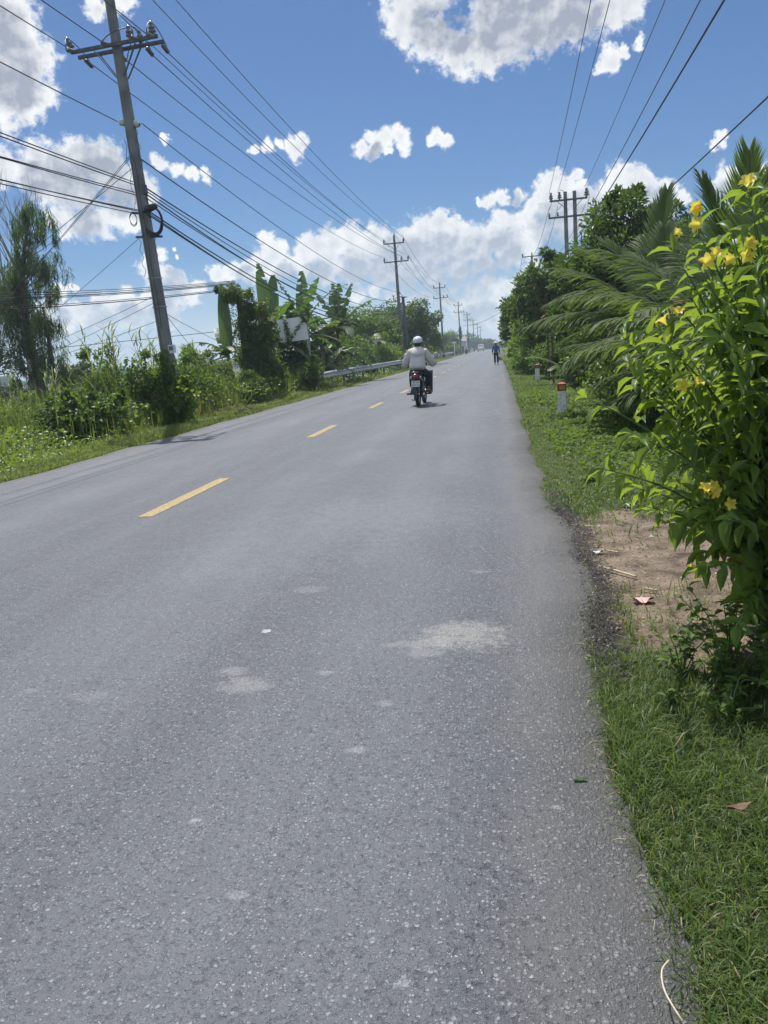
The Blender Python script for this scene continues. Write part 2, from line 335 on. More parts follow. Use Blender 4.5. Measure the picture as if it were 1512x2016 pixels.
def leafmat(name, dark, light, trans=(.25, .42, .04), tw=.4, rough=.45, spec=.4, dry=None, dryp=.94):
    """green blade: per-leaf colour from the rnd attribute, sun glowing through"""
    if name in MATS: return MATS[name]
    m, nt, bs, out = nodes_of(name); N = nt.nodes; L = nt.links
    at = N.new('ShaderNodeAttribute'); at.attribute_name = 'rnd'
    cr = N.new('ShaderNodeValToRGB'); e = cr.color_ramp.elements
    e[0].position = 0; e[0].color = (*dark, 1); e[1].position = .9; e[1].color = (*light, 1)
    if dry:
        x = e.new(dryp); x.color = (*light, 1); x = e.new(min(.999, dryp+.02)); x.color = (*dry, 1)
    L.new(at.outputs['Fac'], cr.inputs[0]); L.new(cr.outputs[0], bs.inputs['Base Color'])
    bs.inputs['Roughness'].default_value = rough; bs.inputs['Specular IOR Level'].default_value = spec
    tr = N.new('ShaderNodeBsdfTranslucent')
    mx = N.new('ShaderNodeMix'); mx.data_type = 'RGBA'; mx.inputs[0].default_value = .3
    mx.inputs[6].default_value = (*trans, 1); L.new(cr.outputs[0], mx.inputs[7]); L.new(mx.outputs[2], tr.inputs[0])
    ms = N.new('ShaderNodeMixShader'); ms.inputs[0].default_value = tw
    L.new(bs.outputs[0], ms.inputs[1]); L.new(tr.outputs[0], ms.inputs[2]); L.new(ms.outputs[0], out.inputs[0])
    MATS[name] = m; return m
M_conc = solid('pole concrete', (.19, .192, .196), .85, var=.38, scale=2.2, bump=.3)
M_steel = solid('galvanised steel', (.3, .31, .32), .45, .75, .2, 8)
M_dsteel = solid('dark painted steel', (.09, .10, .11), .55, .3, .3, 10)
M_ceram = solid('glazed insulator', (.15, .15, .155), .22, 0, .2, 20)
M_glass = solid('pale glass insulator', (.55, .62, .58), .12, 0, .1, 10)
M_rubber = solid('black cable jacket', (.018, .019, .022), .55, 0, .3, 30)
M_alum = solid('bare aluminium strand', (.10, .11, .13), .5, .5, .2, 30)
M_bark = solid('tree bark', (.12, .095, .07), .9, 0, .45, 9, .6)
M_green_stem = solid('green plant stem', (.10, .16, .05), .6, 0, .3, 12)
M_bstem = solid('banana stem', (.16, .18, .07), .6, 0, .5, 5)
M_white = solid('white paint', (.72, .73, .74), .5, 0, .08, 12)
M_leaf_tree = leafmat('dark tree leaf', (.025, .05, .02), (.06, .105, .03), tw=.3)
M_leaf_mid = leafmat('mid green leaf', (.045, .085, .02), (.11, .18, .035), tw=.4, dry=(.20, .15, .06), dryp=.96)
M_leaf_light = leafmat('yellow green leaf', (.085, .15, .025), (.17, .26, .04), trans=(.35, .5, .05), tw=.42)
M_leaf_vine = leafmat('creeper leaf', (.035, .07, .02), (.09, .15, .03), tw=.35, dry=(.16, .12, .06), dryp=.9)
M_leaf_banana = leafmat('banana leaf', (.045, .09, .028), (.085, .15, .045), trans=(.22, .38, .05), tw=.36, dry=(.22, .17, .08), dryp=.93)
M_leaf_shrub = leafmat('shrub leaf', (.055, .12, .03), (.18, .28, .05), trans=(.46, .62, .05), tw=.46, rough=.42, spec=.42)
M_leaf_palm = leafmat('palm leaflet', (.045, .08, .025), (.11, .165, .045), trans=(.25, .38, .05), tw=.36, rough=.6, spec=.22, dry=(.26, .18, .07), dryp=.93)
M_leaf_wisp = leafmat('feathery needle', (.04, .065, .035), (.10, .14, .065), tw=.3, rough=.6)
M_grass = leafmat('grass blade', (.042, .082, .02), (.115, .18, .042), trans=(.28, .42, .05), tw=.38, rough=.5, dry=(.42, .36, .2), dryp=.955)
M_grass_bright = leafmat('bank grass blade', (.07, .12, .02), (.17, .24, .045), trans=(.36, .46, .05), tw=.42, rough=.5, dry=(.4, .33, .15), dryp=.93)

# ------------------------------------------------------------------ ground, road
ROAD_L, ROAD_R, ROAD_C = -6.88, .33, -3.28
def bend(y):
    u = max(0., y-30); return -.0088*u*u/(u+40)
def bendv(y):
    u = np.maximum(0., y-30); return -.0088*u*u/(u+40)
_ph = rng.random((6, 2))*6.28; _fr = np.array([[.9, .5], [.4, 1.1], [1.9, 1.3], [2.7, 2.1], [.21, .13], [.11, .27]])
def bumps(x, y):
    s = 0
    for (fx, fy), (p, q), a in zip(_fr, _ph, (.3, .3, .16, .1, .6, .6)): s = s+a*np.sin(fx*x+p)*np.sin(fy*y+q)
    return s
def gz(x, y):
    """ground height: level verges, the left bank falls to a ditch and the fields"""
    x = np.asarray(x, float); y = np.asarray(y, float); b = bendv(y)
    z = -.035+.03*bumps(x, y)
    dl = np.clip((ROAD_L+b-1.2-x)/5., 0, 1); z = z-.45*dl*dl*(3-2*dl)
    dr = np.clip((x-ROAD_R-b-2.2)/5., 0, 1); z = z-.3*dr*dr*(3-2*dr)
    on = (x > ROAD_L+b-.1) & (x < ROAD_R+b-.05); near = np.minimum(np.abs(x-(ROAD_L+b)), np.abs(x-(ROAD_R+b)))
    return np.where(on, -.12, np.where(near < .5, np.minimum(z, -.03), z))
def make_ground():
    def spread(a, b, n0, lim, n1): 
        return np.concatenate([-np.geomspace(lim, -a+.5, n1)[:-1] if a < 0 else np.array([]), np.linspace(a, b, n0), np.geomspace(b+2, lim, n1)])
    xs = spread(-34., 22., 170, 1500., 24); xs = np.unique(np.concatenate([xs, np.arange(.2, 2.4, .06)])); ys = np.concatenate([[-1500, -500, -150, -50, -20, -10, -5], np.arange(-2, 8, .08), np.linspace(8, 70, 165), np.geomspace(72, 1500, 60)])
    X, Y = np.meshgrid(xs, ys); Z = gz(X, Y)
    nx, ny = len(xs), len(ys); V = np.stack([X, Y, Z], -1).reshape(-1, 3)
    i = np.arange(ny-1)[:, None]*nx+np.arange(nx-1)[None]; i = i.ravel()
    F = [np.stack([i, i+1, i+nx+1, i+nx], 1)]
    m, nt, bs, out = nodes_of('verge soil and turf'); N = nt.nodes; L = nt.links
    tc = N.new('ShaderNodeTexCoord')
    def nz(sc, det=5):
        n = N.new('ShaderNodeTexNoise'); n.inputs['Scale'].default_value = sc; n.inputs['Detail'].default_value = det; L.new(tc.outputs['Object'], n.inputs['Vector']); return n.outputs[0]
    cr = N.new('ShaderNodeValToRGB'); e = cr.color_ramp.elements
    e[0].position = .3; e[0].color = (.055, .07, .02, 1); e[1].position = .7; e[1].color = (.09, .125, .03, 1)
    x = e.new(.5); x.color = (.075, .085, .035, 1)
    L.new(nz(2.2, 9), cr.inputs[0])
    # a trodden bare patch of earth beside the road, and tar crumbled off its edge
    def mth(op, a, b=None):
        n = N.new('ShaderNodeMath'); n.operation = op
        for k, v in enumerate((a, b)):
            if v is None: continue
            if hasattr(v, 'is_output'): L.new(v, n.inputs[k])
            else: n.inputs[k].default_value = v
        return n.outputs[0]
    def mr(v, a, b):
        n = N.new('ShaderNodeMapRange'); n.interpolation_type = 'SMOOTHSTEP'; L.new(v, n.inputs[0]); n.inputs[1].default_value = a; n.inputs[2].default_value = b; return n.outputs[0]
    def mix(f, a, b):
        n = N.new('ShaderNodeMix'); n.data_type = 'RGBA'
        for k, v in ((0, f), (6, a), (7, b)):
            if hasattr(v, 'is_output'): L.new(v, n.inputs[k])
            else: n.inputs[k].default_value = v
        return n.outputs[2]
    sx = N.new('ShaderNodeSeparateXYZ'); L.new(tc.outputs['Object'], sx.inputs[0]); X, Y = sx.outputs[0], sx.outputs[1]
    d = mth('ADD', mth('POWER', mth('DIVIDE', mth('SUBTRACT', X, 1.02), .70), 2.), mth('POWER', mth('DIVIDE', mth('SUBTRACT', Y, 4.65), 1.65), 2.))
    f = mr(mth('ADD', d, mth('MULTIPLY', mth('SUBTRACT', nz(3.5, 8), .5), 1.6)), 1.25, .85)
    er = N.new('ShaderNodeValToRGB'); e = er.color_ramp.elements
    e[0].position = .33; e[0].color = (.085, .062, .045, 1); e[1].position = .66; e[1].color = (.31, .24, .175, 1); x = e.new(.47); x.color = (.20, .152, .11, 1)
    L.new(nz(5.5, 9), er.inputs[0])
    col = mix(f, cr.outputs[0], er.outputs[0])
    tx = mth('ADD', X, mth('MULTIPLY', mth('SUBTRACT', nz(6, 8), .5), .35))
    t = mth('MULTIPLY', mr(tx, .56, .46), mr(mth('ABSOLUTE', mth('SUBTRACT', Y, 4.75)), 1.9, 1.5))
    col = mix(mth('MULTIPLY', t, .95), col, (.018, .017, .017, 1))
    L.new(col, bs.inputs['Base Color']); bs.inputs['Roughness'].default_value = .95
    b = N.new('ShaderNodeBump'); b.inputs['Strength'].default_value = 1.; b.inputs['Distance'].default_value = .05
    L.new(mth('ADD', nz(14, 9), mth('MULTIPLY', nz(75, 6), .45)), b.inputs['Height']); L.new(b.outputs[0], bs.inputs['Normal'])
    tag(raw('ground', V, F, m, smooth=True), kind='structure')
make_ground()

def asphalt_material():
    m, nt, bs, out = nodes_of('worn asphalt'); N = nt.nodes; L = nt.links
    tc = N.new('ShaderNodeTexCoord'); P = tc.outputs['Object']
    def mth(op, a, b=None, c=None, clamp=False):
        n = N.new('ShaderNodeMath'); n.operation = op; n.use_clamp = clamp
        for k, v in enumerate((a, b, c)):
            if v is None: continue
            if hasattr(v, 'is_output'): L.new(v, n.inputs[k])
            else: n.inputs[k].default_value = v
        return n.outputs[0]
    def noise(sc, det=4, rough=.55, vec=None):
        n = N.new('ShaderNodeTexNoise'); n.inputs['Scale'].default_value = sc; n.inputs['Detail'].default_value = det; n.inputs['Roughness'].default_value = rough
        L.new(vec or P, n.inputs['Vector']); return n.outputs[0]
    def mr(v, a, b, c=0., d=1.):
        n = N.new('ShaderNodeMapRange'); L.new(v, n.inputs[0])
        for k, q in zip((1, 2, 3, 4), (a, b, c, d)): n.inputs[k].default_value = q
        return n.outputs[0]
    def mix(f, a, b, bt='MIX'):
        n = N.new('ShaderNodeMix'); n.data_type = 'RGBA'; n.blend_type = bt
        for k, v in ((0, f), (6, a), (7, b)):
            if hasattr(v, 'is_output'): L.new(v, n.inputs[k])
            else: n.inputs[k].default_value = v
        return n.outputs[2]
    def vor(sc, feat='F1'):
        n = N.new('ShaderNodeTexVoronoi'); n.feature = feat; n.inputs['Scale'].default_value = sc; L.new(wv, n.inputs['Vector']); return n
    # slightly warped coordinates so the stones are not neat cells
    w = N.new('ShaderNodeTexNoise'); w.inputs['Scale'].default_value = 60; L.new(P, w.inputs['Vector'])
    vs = N.new('ShaderNodeVectorMath'); vs.operation = 'MULTIPLY_ADD'; L.new(w.outputs['Color'], vs.inputs[0]); vs.inputs[1].default_value = (.012, .012, .012); L.new(P, vs.inputs[2]); wv = vs.outputs[0]
    big = vor(85); small = vor(190)
    sb = N.new('ShaderNodeSeparateColor'); L.new(big.outputs['Color'], sb.inputs[0])
    ss = N.new('ShaderNodeSeparateColor'); L.new(small.outputs['Color'], ss.inputs[0])
    stone_h = mth('MULTIPLY', mr(sb.outputs[0], .45, .9), mr(big.outputs['Distance'], .62, .25))
    stone_s = mth('MULTIPLY', mr(ss.outputs[0], .25, .8), mr(small.outputs['Distance'], .65, .2))
    tone = mth('ADD', mth('MULTIPLY', sb.outputs[1], stone_h), mth('MULTIPLY', mth('MULTIPLY', ss.outputs[1], stone_s), .8))
    base = mix(mr(noise(300, 4, .7), .3, .7), (.027, .032, .043, 1), (.080, .088, .108, 1))
    col = mix(mth('MULTIPLY', tone, 1.0, clamp=True), base, (.32, .333, .356, 1))
    rare = mth('MULTIPLY', mth('GREATER_THAN', ss.outputs[2], .97), mr(small.outputs['Distance'], .5, .3))
    col = mix(mth('MULTIPLY', rare, .8), col, (.48, .47, .44, 1))
    pit = mth('MULTIPLY', mr(noise(48, 3, .6), .58, .70), .7)
    col = mix(pit, col, (.035, .036, .04, 1))
    # large wear: polished wheel tracks, darker seams, traffic film
    sx = N.new('ShaderNodeSeparateXYZ'); L.new(P, sx.inputs[0]); X, Y = sx.outputs[0], sx.outputs[1]
    wob = mth('MULTIPLY', mth('SUBTRACT', noise(.35, 2), .5), .9)
    xw = mth('ADD', X, wob)
    def band(c, wd): return mth('POWER', 2.718, mth('MULTIPLY', mth('POWER', mth('DIVIDE', mth('SUBTRACT', xw, c), wd), 2.), -1.))
    tracks = mth('ADD', mth('ADD', band(-2.0, .55), band(-.75, .35)), mth('ADD', band(-4.6, .5), band(-6.0, .45)))
    film = mth('MULTIPLY', tracks, mr(noise(.8, 5), .3, .7, .25, 1.))
    stretch = N.new('ShaderNodeVectorMath'); stretch.operation = 'MULTIPLY'; L.new(P, stretch.inputs[0]); stretch.inputs[1].default_value = (2.2, .22, 1)
    streak = noise(1., 6, .6, stretch.outputs[0])
    col = mix(mth('MULTIPLY', film, .26), col, (.215, .228, .262, 1))
    col = mix(mr(streak, .42, .75, 0., .28), col, (.20, .212, .245, 1))
    col = mix(mr(noise(.45, 6, .65), .5, .75, 0., .28), col, (.07, .077, .092, 1))
    # dust at the verges, and a pale scuffed mark
    edge = mth('MAXIMUM', mr(mth('ADD', X, mth('MULTIPLY', noise(2.5, 5), .45)), .12, .55), mr(mth('SUBTRACT', X, mth('MULTIPLY', noise(1.5, 4), .7)), -6.7, -7.2))
    col = mix(mth('MULTIPLY', edge, .5), col, (.17, .155, .135, 1))
    def spot(cx, cy, rx, ry, k, c):
        nonlocal col
        d = mth('ADD', mth('POWER', mth('DIVIDE', mth('SUBTRACT', X, cx), rx), 2.), mth('POWER', mth('DIVIDE', mth('SUBTRACT', Y, cy), ry), 2.))
        f = mth('MULTIPLY', mth('MULTIPLY', mr(mth('ADD', d, mth('MULTIPLY', noise(11, 10, .85), 4.4)), 3.0, 2.35), k), mr(noise(160, 4, .7), .35, .62, .15, 1.))
        col = mix(f, col, c)
    spot(-.22, 3.42, .26, .24, .8, (.36, .35, .33, 1)); spot(-.42, 3.3, .2, .07, .6, (.33, .33, .32, 1))
    spot(-1.12, 2.86, .14, .1, .6, (.33, .33, .33, 1)); spot(-1.75, 2.75, .12, .06, .3, (.3, .3, .3, 1))
    for cx, cy, r_, k in ((-1.2, 3.0, .06, .6), (-2.05, 2.8, .04, .35), (-.95, 1.92, .018, .9), (-.27, 1.38, .016, .9), (-.5, 2.7, .03, .6), (-.18, 4.45, .05, .5), (-.55, 2.35, .03, .55), (-.8, 2.98, .035, .5), (-1.15, 4.15, .09, .35), (-.4, 3.2, .08, .5), (.1, 2.05, .014, .8), (-.72, 1.62, .02, .7)): spot(cx, cy, r_*1.5, r_, k, (.34, .345, .36, 1))
    spot(-1.6, 5.6, 1.1, 1.6, .3, (.235, .248, .28, 1)); spot(-.9, 6.2, .9, 1.1, .26, (.235, .248, .28, 1))
    L.new(col, bs.inputs['Base Color'])
    L.new(mr(noise(5, 4), .3, .7, .44, .62), bs.inputs['Roughness']); bs.inputs['Specular IOR Level'].default_value = .5
    hgt = mth('ADD', mth('ADD', mth('MULTIPLY', stone_h, .8), mth('MULTIPLY', stone_s, .55)), mth('SUBTRACT', mth('MULTIPLY', noise(40, 7, .75), .8), mth('MULTIPLY', pit, .9)))
    b = N.new('ShaderNodeBump'); b.inputs['Strength'].default_value = .8; b.inputs['Distance'].default_value = .005
    L.new(hgt, b.inputs['Height']); L.new(b.outputs[0], bs.inputs['Normal'])
    return m
M_asphalt = asphalt_material()
def edge_r(y):
    """the ragged side of the tarmac"""
    if y > 14: return ROAD_R+bend(y)+.02*math.sin(y*.9)+.02*math.sin(y*2.3)
    a = .035*math.sin(y*1.7+.6)+.02*math.sin(y*4.9)+.012*math.sin(y*13.)+.008*math.sin(y*31.)
    a += .13*math.exp(-((y-5.7)/.8)**2)+.07*math.exp(-((y-4.3)/.7)**2)
    return ROAD_R+a
def make_road():
    ys = list(np.arange(-12, -1, 1.))+list(np.arange(-1, 14, .06))+list(np.arange(14, 60, .5))+list(np.arange(60, 345, 4))
    b = MB(); rows = []
    V = []; F = []
    for y in ys:
        r = edge_r(y); l = ROAD_L+bend(y)+.03*math.sin(y*1.3)+.02*math.sin(y*3.7)
        row = [(l-.05, y, -.10), (l, y, -.012)]+[(l+(r-l)*t, y, .035*(1-(2*t-1)**2)-.0) for t in (.04, .2, .35, .5, .65, .8, .96)]+[(r, y, -.012), (r+.04, y, -.10)]
        V += row
    n = 11
    for i in range(len(ys)-1):
        for k in range(n-1): F.append((i*n+k, i*n+k+1, (i+1)*n+k+1, (i+1)*n+k))
    b.add(V, F); road = tag(b.build('road', M_asphalt, smooth=True), kind='structure')
    # broken centre line, each dash part of the road
    m, nt, bs, out = nodes_of('yellow road paint'); N = nt.nodes; L = nt.links
    tc = N.new('ShaderNodeTexCoord'); nz = N.new('ShaderNodeTexNoise'); nz.inputs['Scale'].default_value = 45; nz.inputs['Detail'].default_value = 7; nz.inputs['Roughness'].default_value = .7
    L.new(tc.outputs['Object'], nz.inputs['Vector'])
    cr = N.new('ShaderNodeValToRGB'); e = cr.color_ramp.elements
    e[0].position = .40; e[0].color = (.14, .13, .11, 1); e[1].position = .56; e[1].color = (.48, .33, .085, 1); x = e.new(.8); x.color = (.58, .43, .14, 1)
    L.new(nz.outputs[0], cr.inputs[0]); L.new(cr.outputs[0], bs.inputs['Base Color']); bs.inputs['Roughness'].default_value = .6
    bp = N.new('ShaderNodeBump'); bp.inputs['Strength'].default_value = .5; bp.inputs['Distance'].default_value = .006; L.new(nz.outputs[0], bp.inputs['Height']); L.new(bp.outputs[0], bs.inputs['Normal'])
    q = MB()
    for k in range(0, 48):
        y0 = 6.48+6.28*k
        for j in range(7):
            ya, yb = y0+2.1*j/7, y0+2.1*(j+1)/7
            xa, xb = ROAD_C+bend(ya), ROAD_C+bend(yb)
            q.add([(xa-.075, ya, .0385), (xa+.075, ya, .0385), (xb+.075, yb, .0385), (xb-.075, yb, .0385)], [(0, 1, 2, 3)])
    q.build('lane_marking', m, road)
make_road()

def make_grit():
    """loose chips of tar and stone along the broken edge"""
    n = 5200; y = rng.uniform(2.9, 7., n); x = np.array([edge_r(v) for v in y])+rng.normal(.05, .042, n)
    s = rng.uniform(.0025, .008, n)*(1+1.2*(rng.random(n) > .95)); z = np.where(x < [edge_r(v) for v in y], .004, .0)+s*.3
    T = np.array([(1, 0, 0), (-.5, .85, 0), (-.5, -.85, 0), (.1, .1, .8)]); V = T[None]*s[:, None, None]*rng.uniform(.6, 1.3, (n, 1, 3))
    a = rng.random(n)*6.28; c, sn = np.cos(a)[:, None], np.sin(a)[:, None]
    V = np.stack([V[..., 0]*c-V[..., 1]*sn, V[..., 0]*sn+V[..., 1]*c, V[..., 2]], -1)+np.stack([x, y, z], -1)[:, None]
    f = np.array([(0, 1, 3), (1, 2, 3), (2, 0, 3)]); F = [(f[None]+(np.arange(n)*4)[:, None, None]).reshape(-1, 3)]
    m = leafmat('tar grit', (.018, .018, .018), (.06, .056, .053), tw=.0, rough=.9, dry=(.24, .2, .16), dryp=.94)
    tag(raw('edge_gravel', V.reshape(-1, 3), F, m, rnd=np.repeat(rng.random(n), 4)), kind='stuff')
make_grit()
def make_clods():
    n = 3600; a = rng.random(n)*6.28; q = np.sqrt(rng.random(n)); x = 1.02+.72*q*np.cos(a); y = 4.65+1.65*q*np.sin(a); k = x > .48; x, y = x[k], y[k]; n = len(x)
    s = rng.uniform(.0025, .009, n)*(1+1.3*(rng.random(n) > .96)); z = gz(x, y)+s*.15
    T = np.array([(1, 0, 0), (-.5, .85, 0), (-.5, -.85, 0), (.1, .1, .8)]); V = T[None]*s[:, None, None]*rng.uniform(.6, 1.3, (n, 1, 3)); a = rng.random(n)*6.28; c, sn = np.cos(a)[:, None], np.sin(a)[:, None]
    V = np.stack([V[..., 0]*c-V[..., 1]*sn, V[..., 0]*sn+V[..., 1]*c, V[..., 2]], -1)+np.stack([x, y, z], -1)[:, None]
    f = np.array([(0, 1, 3), (1, 2, 3), (2, 0, 3)]); F = [(f[None]+(np.arange(n)*4)[:, None, None]).reshape(-1, 3)]
    m = leafmat('earth clod', (.08, .06, .045), (.28, .21, .155), tw=0., rough=.95, dry=(.42, .38, .32), dryp=.95)
    tag(raw('earth_crumbs', V.reshape(-1, 3), F, m, rnd=np.repeat(rng.random(n), 4)), kind='stuff')
make_clods()
def make_chaff():
    n = 900; y = rng.uniform(2.6, 7.2, n); e_ = np.array([edge_r(v) for v in y]); x = np.where(rng.random(n) < .5, e_+np.abs(rng.normal(.02, .10, n)), .45+rng.random(n)*.95)
    y2 = rng.uniform(.8, 12., 700); x2 = np.array([edge_r(v) for v in y2])+rng.normal(.01, .035, 700); x = np.concatenate([x, x2]); y = np.concatenate([y, y2]); n = len(x)
    A = rdir(n); A[:, 2] *= .18; z = np.where(x < np.array([edge_r(v) for v in y]), .004, gz(x, y)+.006)
    m = leafmat('dry chaff', (.20, .15, .09), (.50, .43, .30), tw=.15, rough=.8)
    V, F, r = leaves(T_bent(), np.stack([x, y, z], -1), A, rdir(n)*.3+np.array((0, 0, 1.)), rng.uniform(.012, .055, n)*(.5+rng.random(n)), rng.uniform(.001, .0035, n)); tag(raw('dry_chaff', V, F, m, rnd=r), kind='stuff')
make_chaff()

# ------------------------------------------------------------------ grass and ground cover (uncountable)
def grass_parts(n, xr, yr, length, width, lean=.8, skip=None, tm=None, xfun=None, ypow=1.):
    y = yr[0]+(yr[1]-yr[0])*rng.random(n)**ypow; x = rng.uniform(*xr, n)+bendv(y)
    if xfun is not None: x = xfun(y, n)
    keep = np.ones(n, bool)
    if skip is not None: keep = ~skip(x, y)
    x, y = x[keep], y[keep]; n = len(x)
    clump = .55+.5*np.clip(bumps(x*4.1, y*3.7)+.5, 0, 1.2)
    P = np.stack([x, y, gz(x, y)-.01], -1)
    A = rdir(n)*lean; A[:, 2] = np.abs(A[:, 2])+.25; A = unit(A)
    Nn = np.stack([-A[:, 0]*A[:, 2], -A[:, 1]*A[:, 2], 1-A[:, 2]**2], -1)+rdir(n)*.25
    return leaves(tm or T_bent(), P, A, Nn, rng.uniform(*length, n)*clump, rng.uniform(*width, n))
def dirt_skip(x, y):
    a = np.arctan2((y-4.65)/1.65, (x-1.02)/.7); d = np.hypot((x-1.02)/.68, (y-4.65)/1.6)
    wob = 1+.12*np.sin(3*a+1)+.08*np.sin(8*a); crumb = (np.abs(y-4.75) < 1.55) & (x < .52)
    return ((d < wob*(.9+.2*rng.random(len(x)))) & (rng.random(len(x)) > .06)) | (crumb & (rng.random(len(x)) > .04))
def right_edge(spread):
    def f(y, n): return np.array([edge_r(v) for v in y])+np.abs(rng.normal(0, spread, n))-.03
    return f
def mesh_leaves(name, parts, mat, parent=None, smooth=True):
    V, F, r = joinraw(parts); return raw(name, V, F, mat, parent, rnd=r, smooth=smooth)
parts = [grass_parts(60000, (.3, 1.9), (.8, 4.2), (.05, .15), (.0022, .0048), 1.05, dirt_skip, ypow=1.0),
         grass_parts(5000, (.3, .5), (.8, 14), (.03, .09), (.002, .004), 1.1, dirt_skip, xfun=right_edge(.035)),
         grass_parts(42000, (.34, 2.3), (5., 13.), (.04, .11), (.005, .009), .95, dirt_skip),
         grass_parts(30000, (.34, 2.4), (13., 30.), (.05, .13), (.010, .018), .8),
         grass_parts(16000, (.34, 2.4), (30., 75.), (.06, .16), (.025, .05), .8)]
tag(mesh_leaves('verge_grass', parts, M_grass), kind='stuff')
# bright grass on the far verge, thinning into the weeds
parts = [grass_parts(34000, (-8.6, -6.85), (7.5, 18.), (.06, .22), (.007, .013), .8),
         grass_parts(30000, (-8.6, -6.82), (18., 40.), (.08, .26), (.014, .024), .8),
         grass_parts(16000, (-9.0, -6.8), (40., 130.), (.10, .34), (.03, .06), .8)]
mesh_leaves('bank_grass', parts, M_grass_bright); tag(COL.objects[-1], kind='stuff')
def creeping(n, xr, yr, hmax, size, tilt=.7, dens=None):
    x = rng.uniform(*xr, n); y = rng.uniform(*yr, n)
    if dens is not None:
        k = rng.random(n) < dens(x, y); x, y = x[k], y[k]; n = len(x)
    h = hmax*np.clip(.45+.5*bumps(x*1.7, y*1.3), .08, 1.2)
    z = gz(x, y)+h*np.sqrt(rng.random(n))
    A = rdir(n); A[:, 2] *= .5; Nn = rdir(n)*tilt; Nn[:, 2] += 1.
    return leaves(T_broad(), np.stack([x, y, z], -1), A, Nn, rng.uniform(size[0], size[1], n), rng.uniform(size[0], size[1], n)*.8)
M_cover = leafmat('creeping ground leaf', (.05, .10, .02), (.11, .185, .035), trans=(.3, .45, .05), tw=.38, rough=.55, spec=.3)
parts = [creeping(9000, (.6, 2.7), (7.8, 17.), .11, (.04, .075), dens=lambda x, y: np.clip((x-.5)*.9+.35*bumps(x*2, y*2), .05, 1)),
         creeping(5000, (.5, 2.7), (17., 32.), .14, (.05, .09)),
         creeping(500, (.62, 1.5), (5.6, 8.), .06, (.03, .05), dens=lambda x, y: np.clip(bumps(x*2, y*2)+.3, 0, 1))]
mesh_leaves('creeping_ground_cover', parts, M_cover); tag(COL.objects[-1], kind='stuff')
# the weedy left bank: creepers low by the road, tall grass and cane behind
parts = [creeping(15000, (-10.8, -7.6), (7.5, 16.), .75, (.05, .10), dens=lambda x, y: np.clip((-7.4-x)*.6+.4*bumps(x, y), .1, 1)),
         creeping(14000, (-12., -7.9), (15., 30.), 1.25, (.07, .12), dens=lambda x, y: np.clip((-7.7-x)*.55, .06, 1)),
         creeping(11000, (-17., -10.), (8., 26.), 1.55, (.09, .15)), creeping(5000, (-11., -8.8), (8., 15.), 1.05, (.07, .12)),
         creeping(5500, (-8.7, -7.75), (31., 80.), .75, (.09, .16))]
M_bankc = leafmat('bank creeper leaf', (.05, .10, .02), (.17, .26, .045), trans=(.36, .5, .05), tw=.4, rough=.4)
mesh_leaves('bank_creepers', parts, M_bankc); tag(COL.objects[-1], kind='stuff')
def tall(n, xr, yr, lr, wr, lean=.35):
    x = rng.uniform(*xr, n); y = rng.uniform(*yr, n)
    k = bumps(x*1.4, y*1.1)+rng.normal(0, .25, n) > -.25; x, y = x[k], y[k]; n = len(x)
    A = rdir(n)*lean; A[:, 2] = 1; A = unit(A); Nn = np.stack([-A[:, 0], -A[:, 1], .2+0*A[:, 0]], -1)
    TV, TF = T_bent(); TV = TV.copy(); TV[:, 2] *= -1.6
    return leaves((TV, TF), np.stack([x, y, gz(x, y)], -1), A, Nn, rng.uniform(*lr, n), rng.uniform(*wr, n))
parts = [tall(3800, (-9.6, -8.0), (8., 24.), (.35, .9), (.012, .022)), tall(7000, (-15, -9.2), (8., 26.), (.8, 1.75), (.016, .03), .45),
         tall(3000, (-30, -14.5), (14., 40.), (1.1, 1.9), (.03, .05), .45), tall(2500, (-12.5, -8.6), (24., 34.), (.6, 1.5), (.02, .035), .5)]
M_tall = leafmat('tall bank grass', (.06, .105, .025), (.15, .21, .05), trans=(.36, .46, .06), tw=.4, rough=.5, dry=(.34, .28, .13), dryp=.9)
mesh_leaves('tall_bank_grass', parts, M_tall); tag(COL.objects[-1], kind='stuff')

# ------------------------------------------------------------------ vegetation
def gzf(x, y): return float(gz(x, y))
def limb(b, p, q, r0, r1, bow=.1, n=5, sides=7, mi=0):
    p = Vector(p); q = Vector(q); L = (q-p).length; side = Vector(rdir(1)[0])*L*bow; pts = []
    for i in range(n+1):
        t = i/n; pts.append(p.lerp(q, t)+side*math.sin(math.pi*t)*.7)
    b.tube(pts, [r0+(r1-r0)*(i/n) for i in range(n+1)], sides, mi)
def clump_points(blobs, nclump, nleaf, csize, shell=.55, flat=1.):
    """leaf positions gathered in clumps inside ellipsoids; returns points, outward directions, clump centres"""
    vol = np.array([b[3]*b[4]*b[5] for b in blobs])**(2/3); w = vol/vol.sum(); Pc = []; Rc = []
    for i, b in enumerate(blobs):
        k = max(2, int(round(nclump*w[i]))); d = rdir(k); d[:, 2] = np.where(d[:, 2] < -.5, -d[:, 2]*.6, d[:, 2])
        r = shell+(1-shell)*rng.random(k)**.6
        r[rng.random(k) < .25] *= .6
        Pc.append(np.array(b[:3])+d*np.array(b[3:6])*r[:, None]); Rc.append(np.full(k, csize*(b[3]*b[4]*b[5])**(1/3)))
    Pc = np.concatenate(Pc); Rc = np.concatenate(Rc)*rng.uniform(.6, 1.3, len(Pc))
    c = rng.integers(0, len(Pc), nleaf); off = rdir(nleaf)*(rng.random(nleaf)**.45)[:, None]*Rc[c][:, None]; off[:, 2] *= flat
    return Pc[c]+off, off, Pc, c
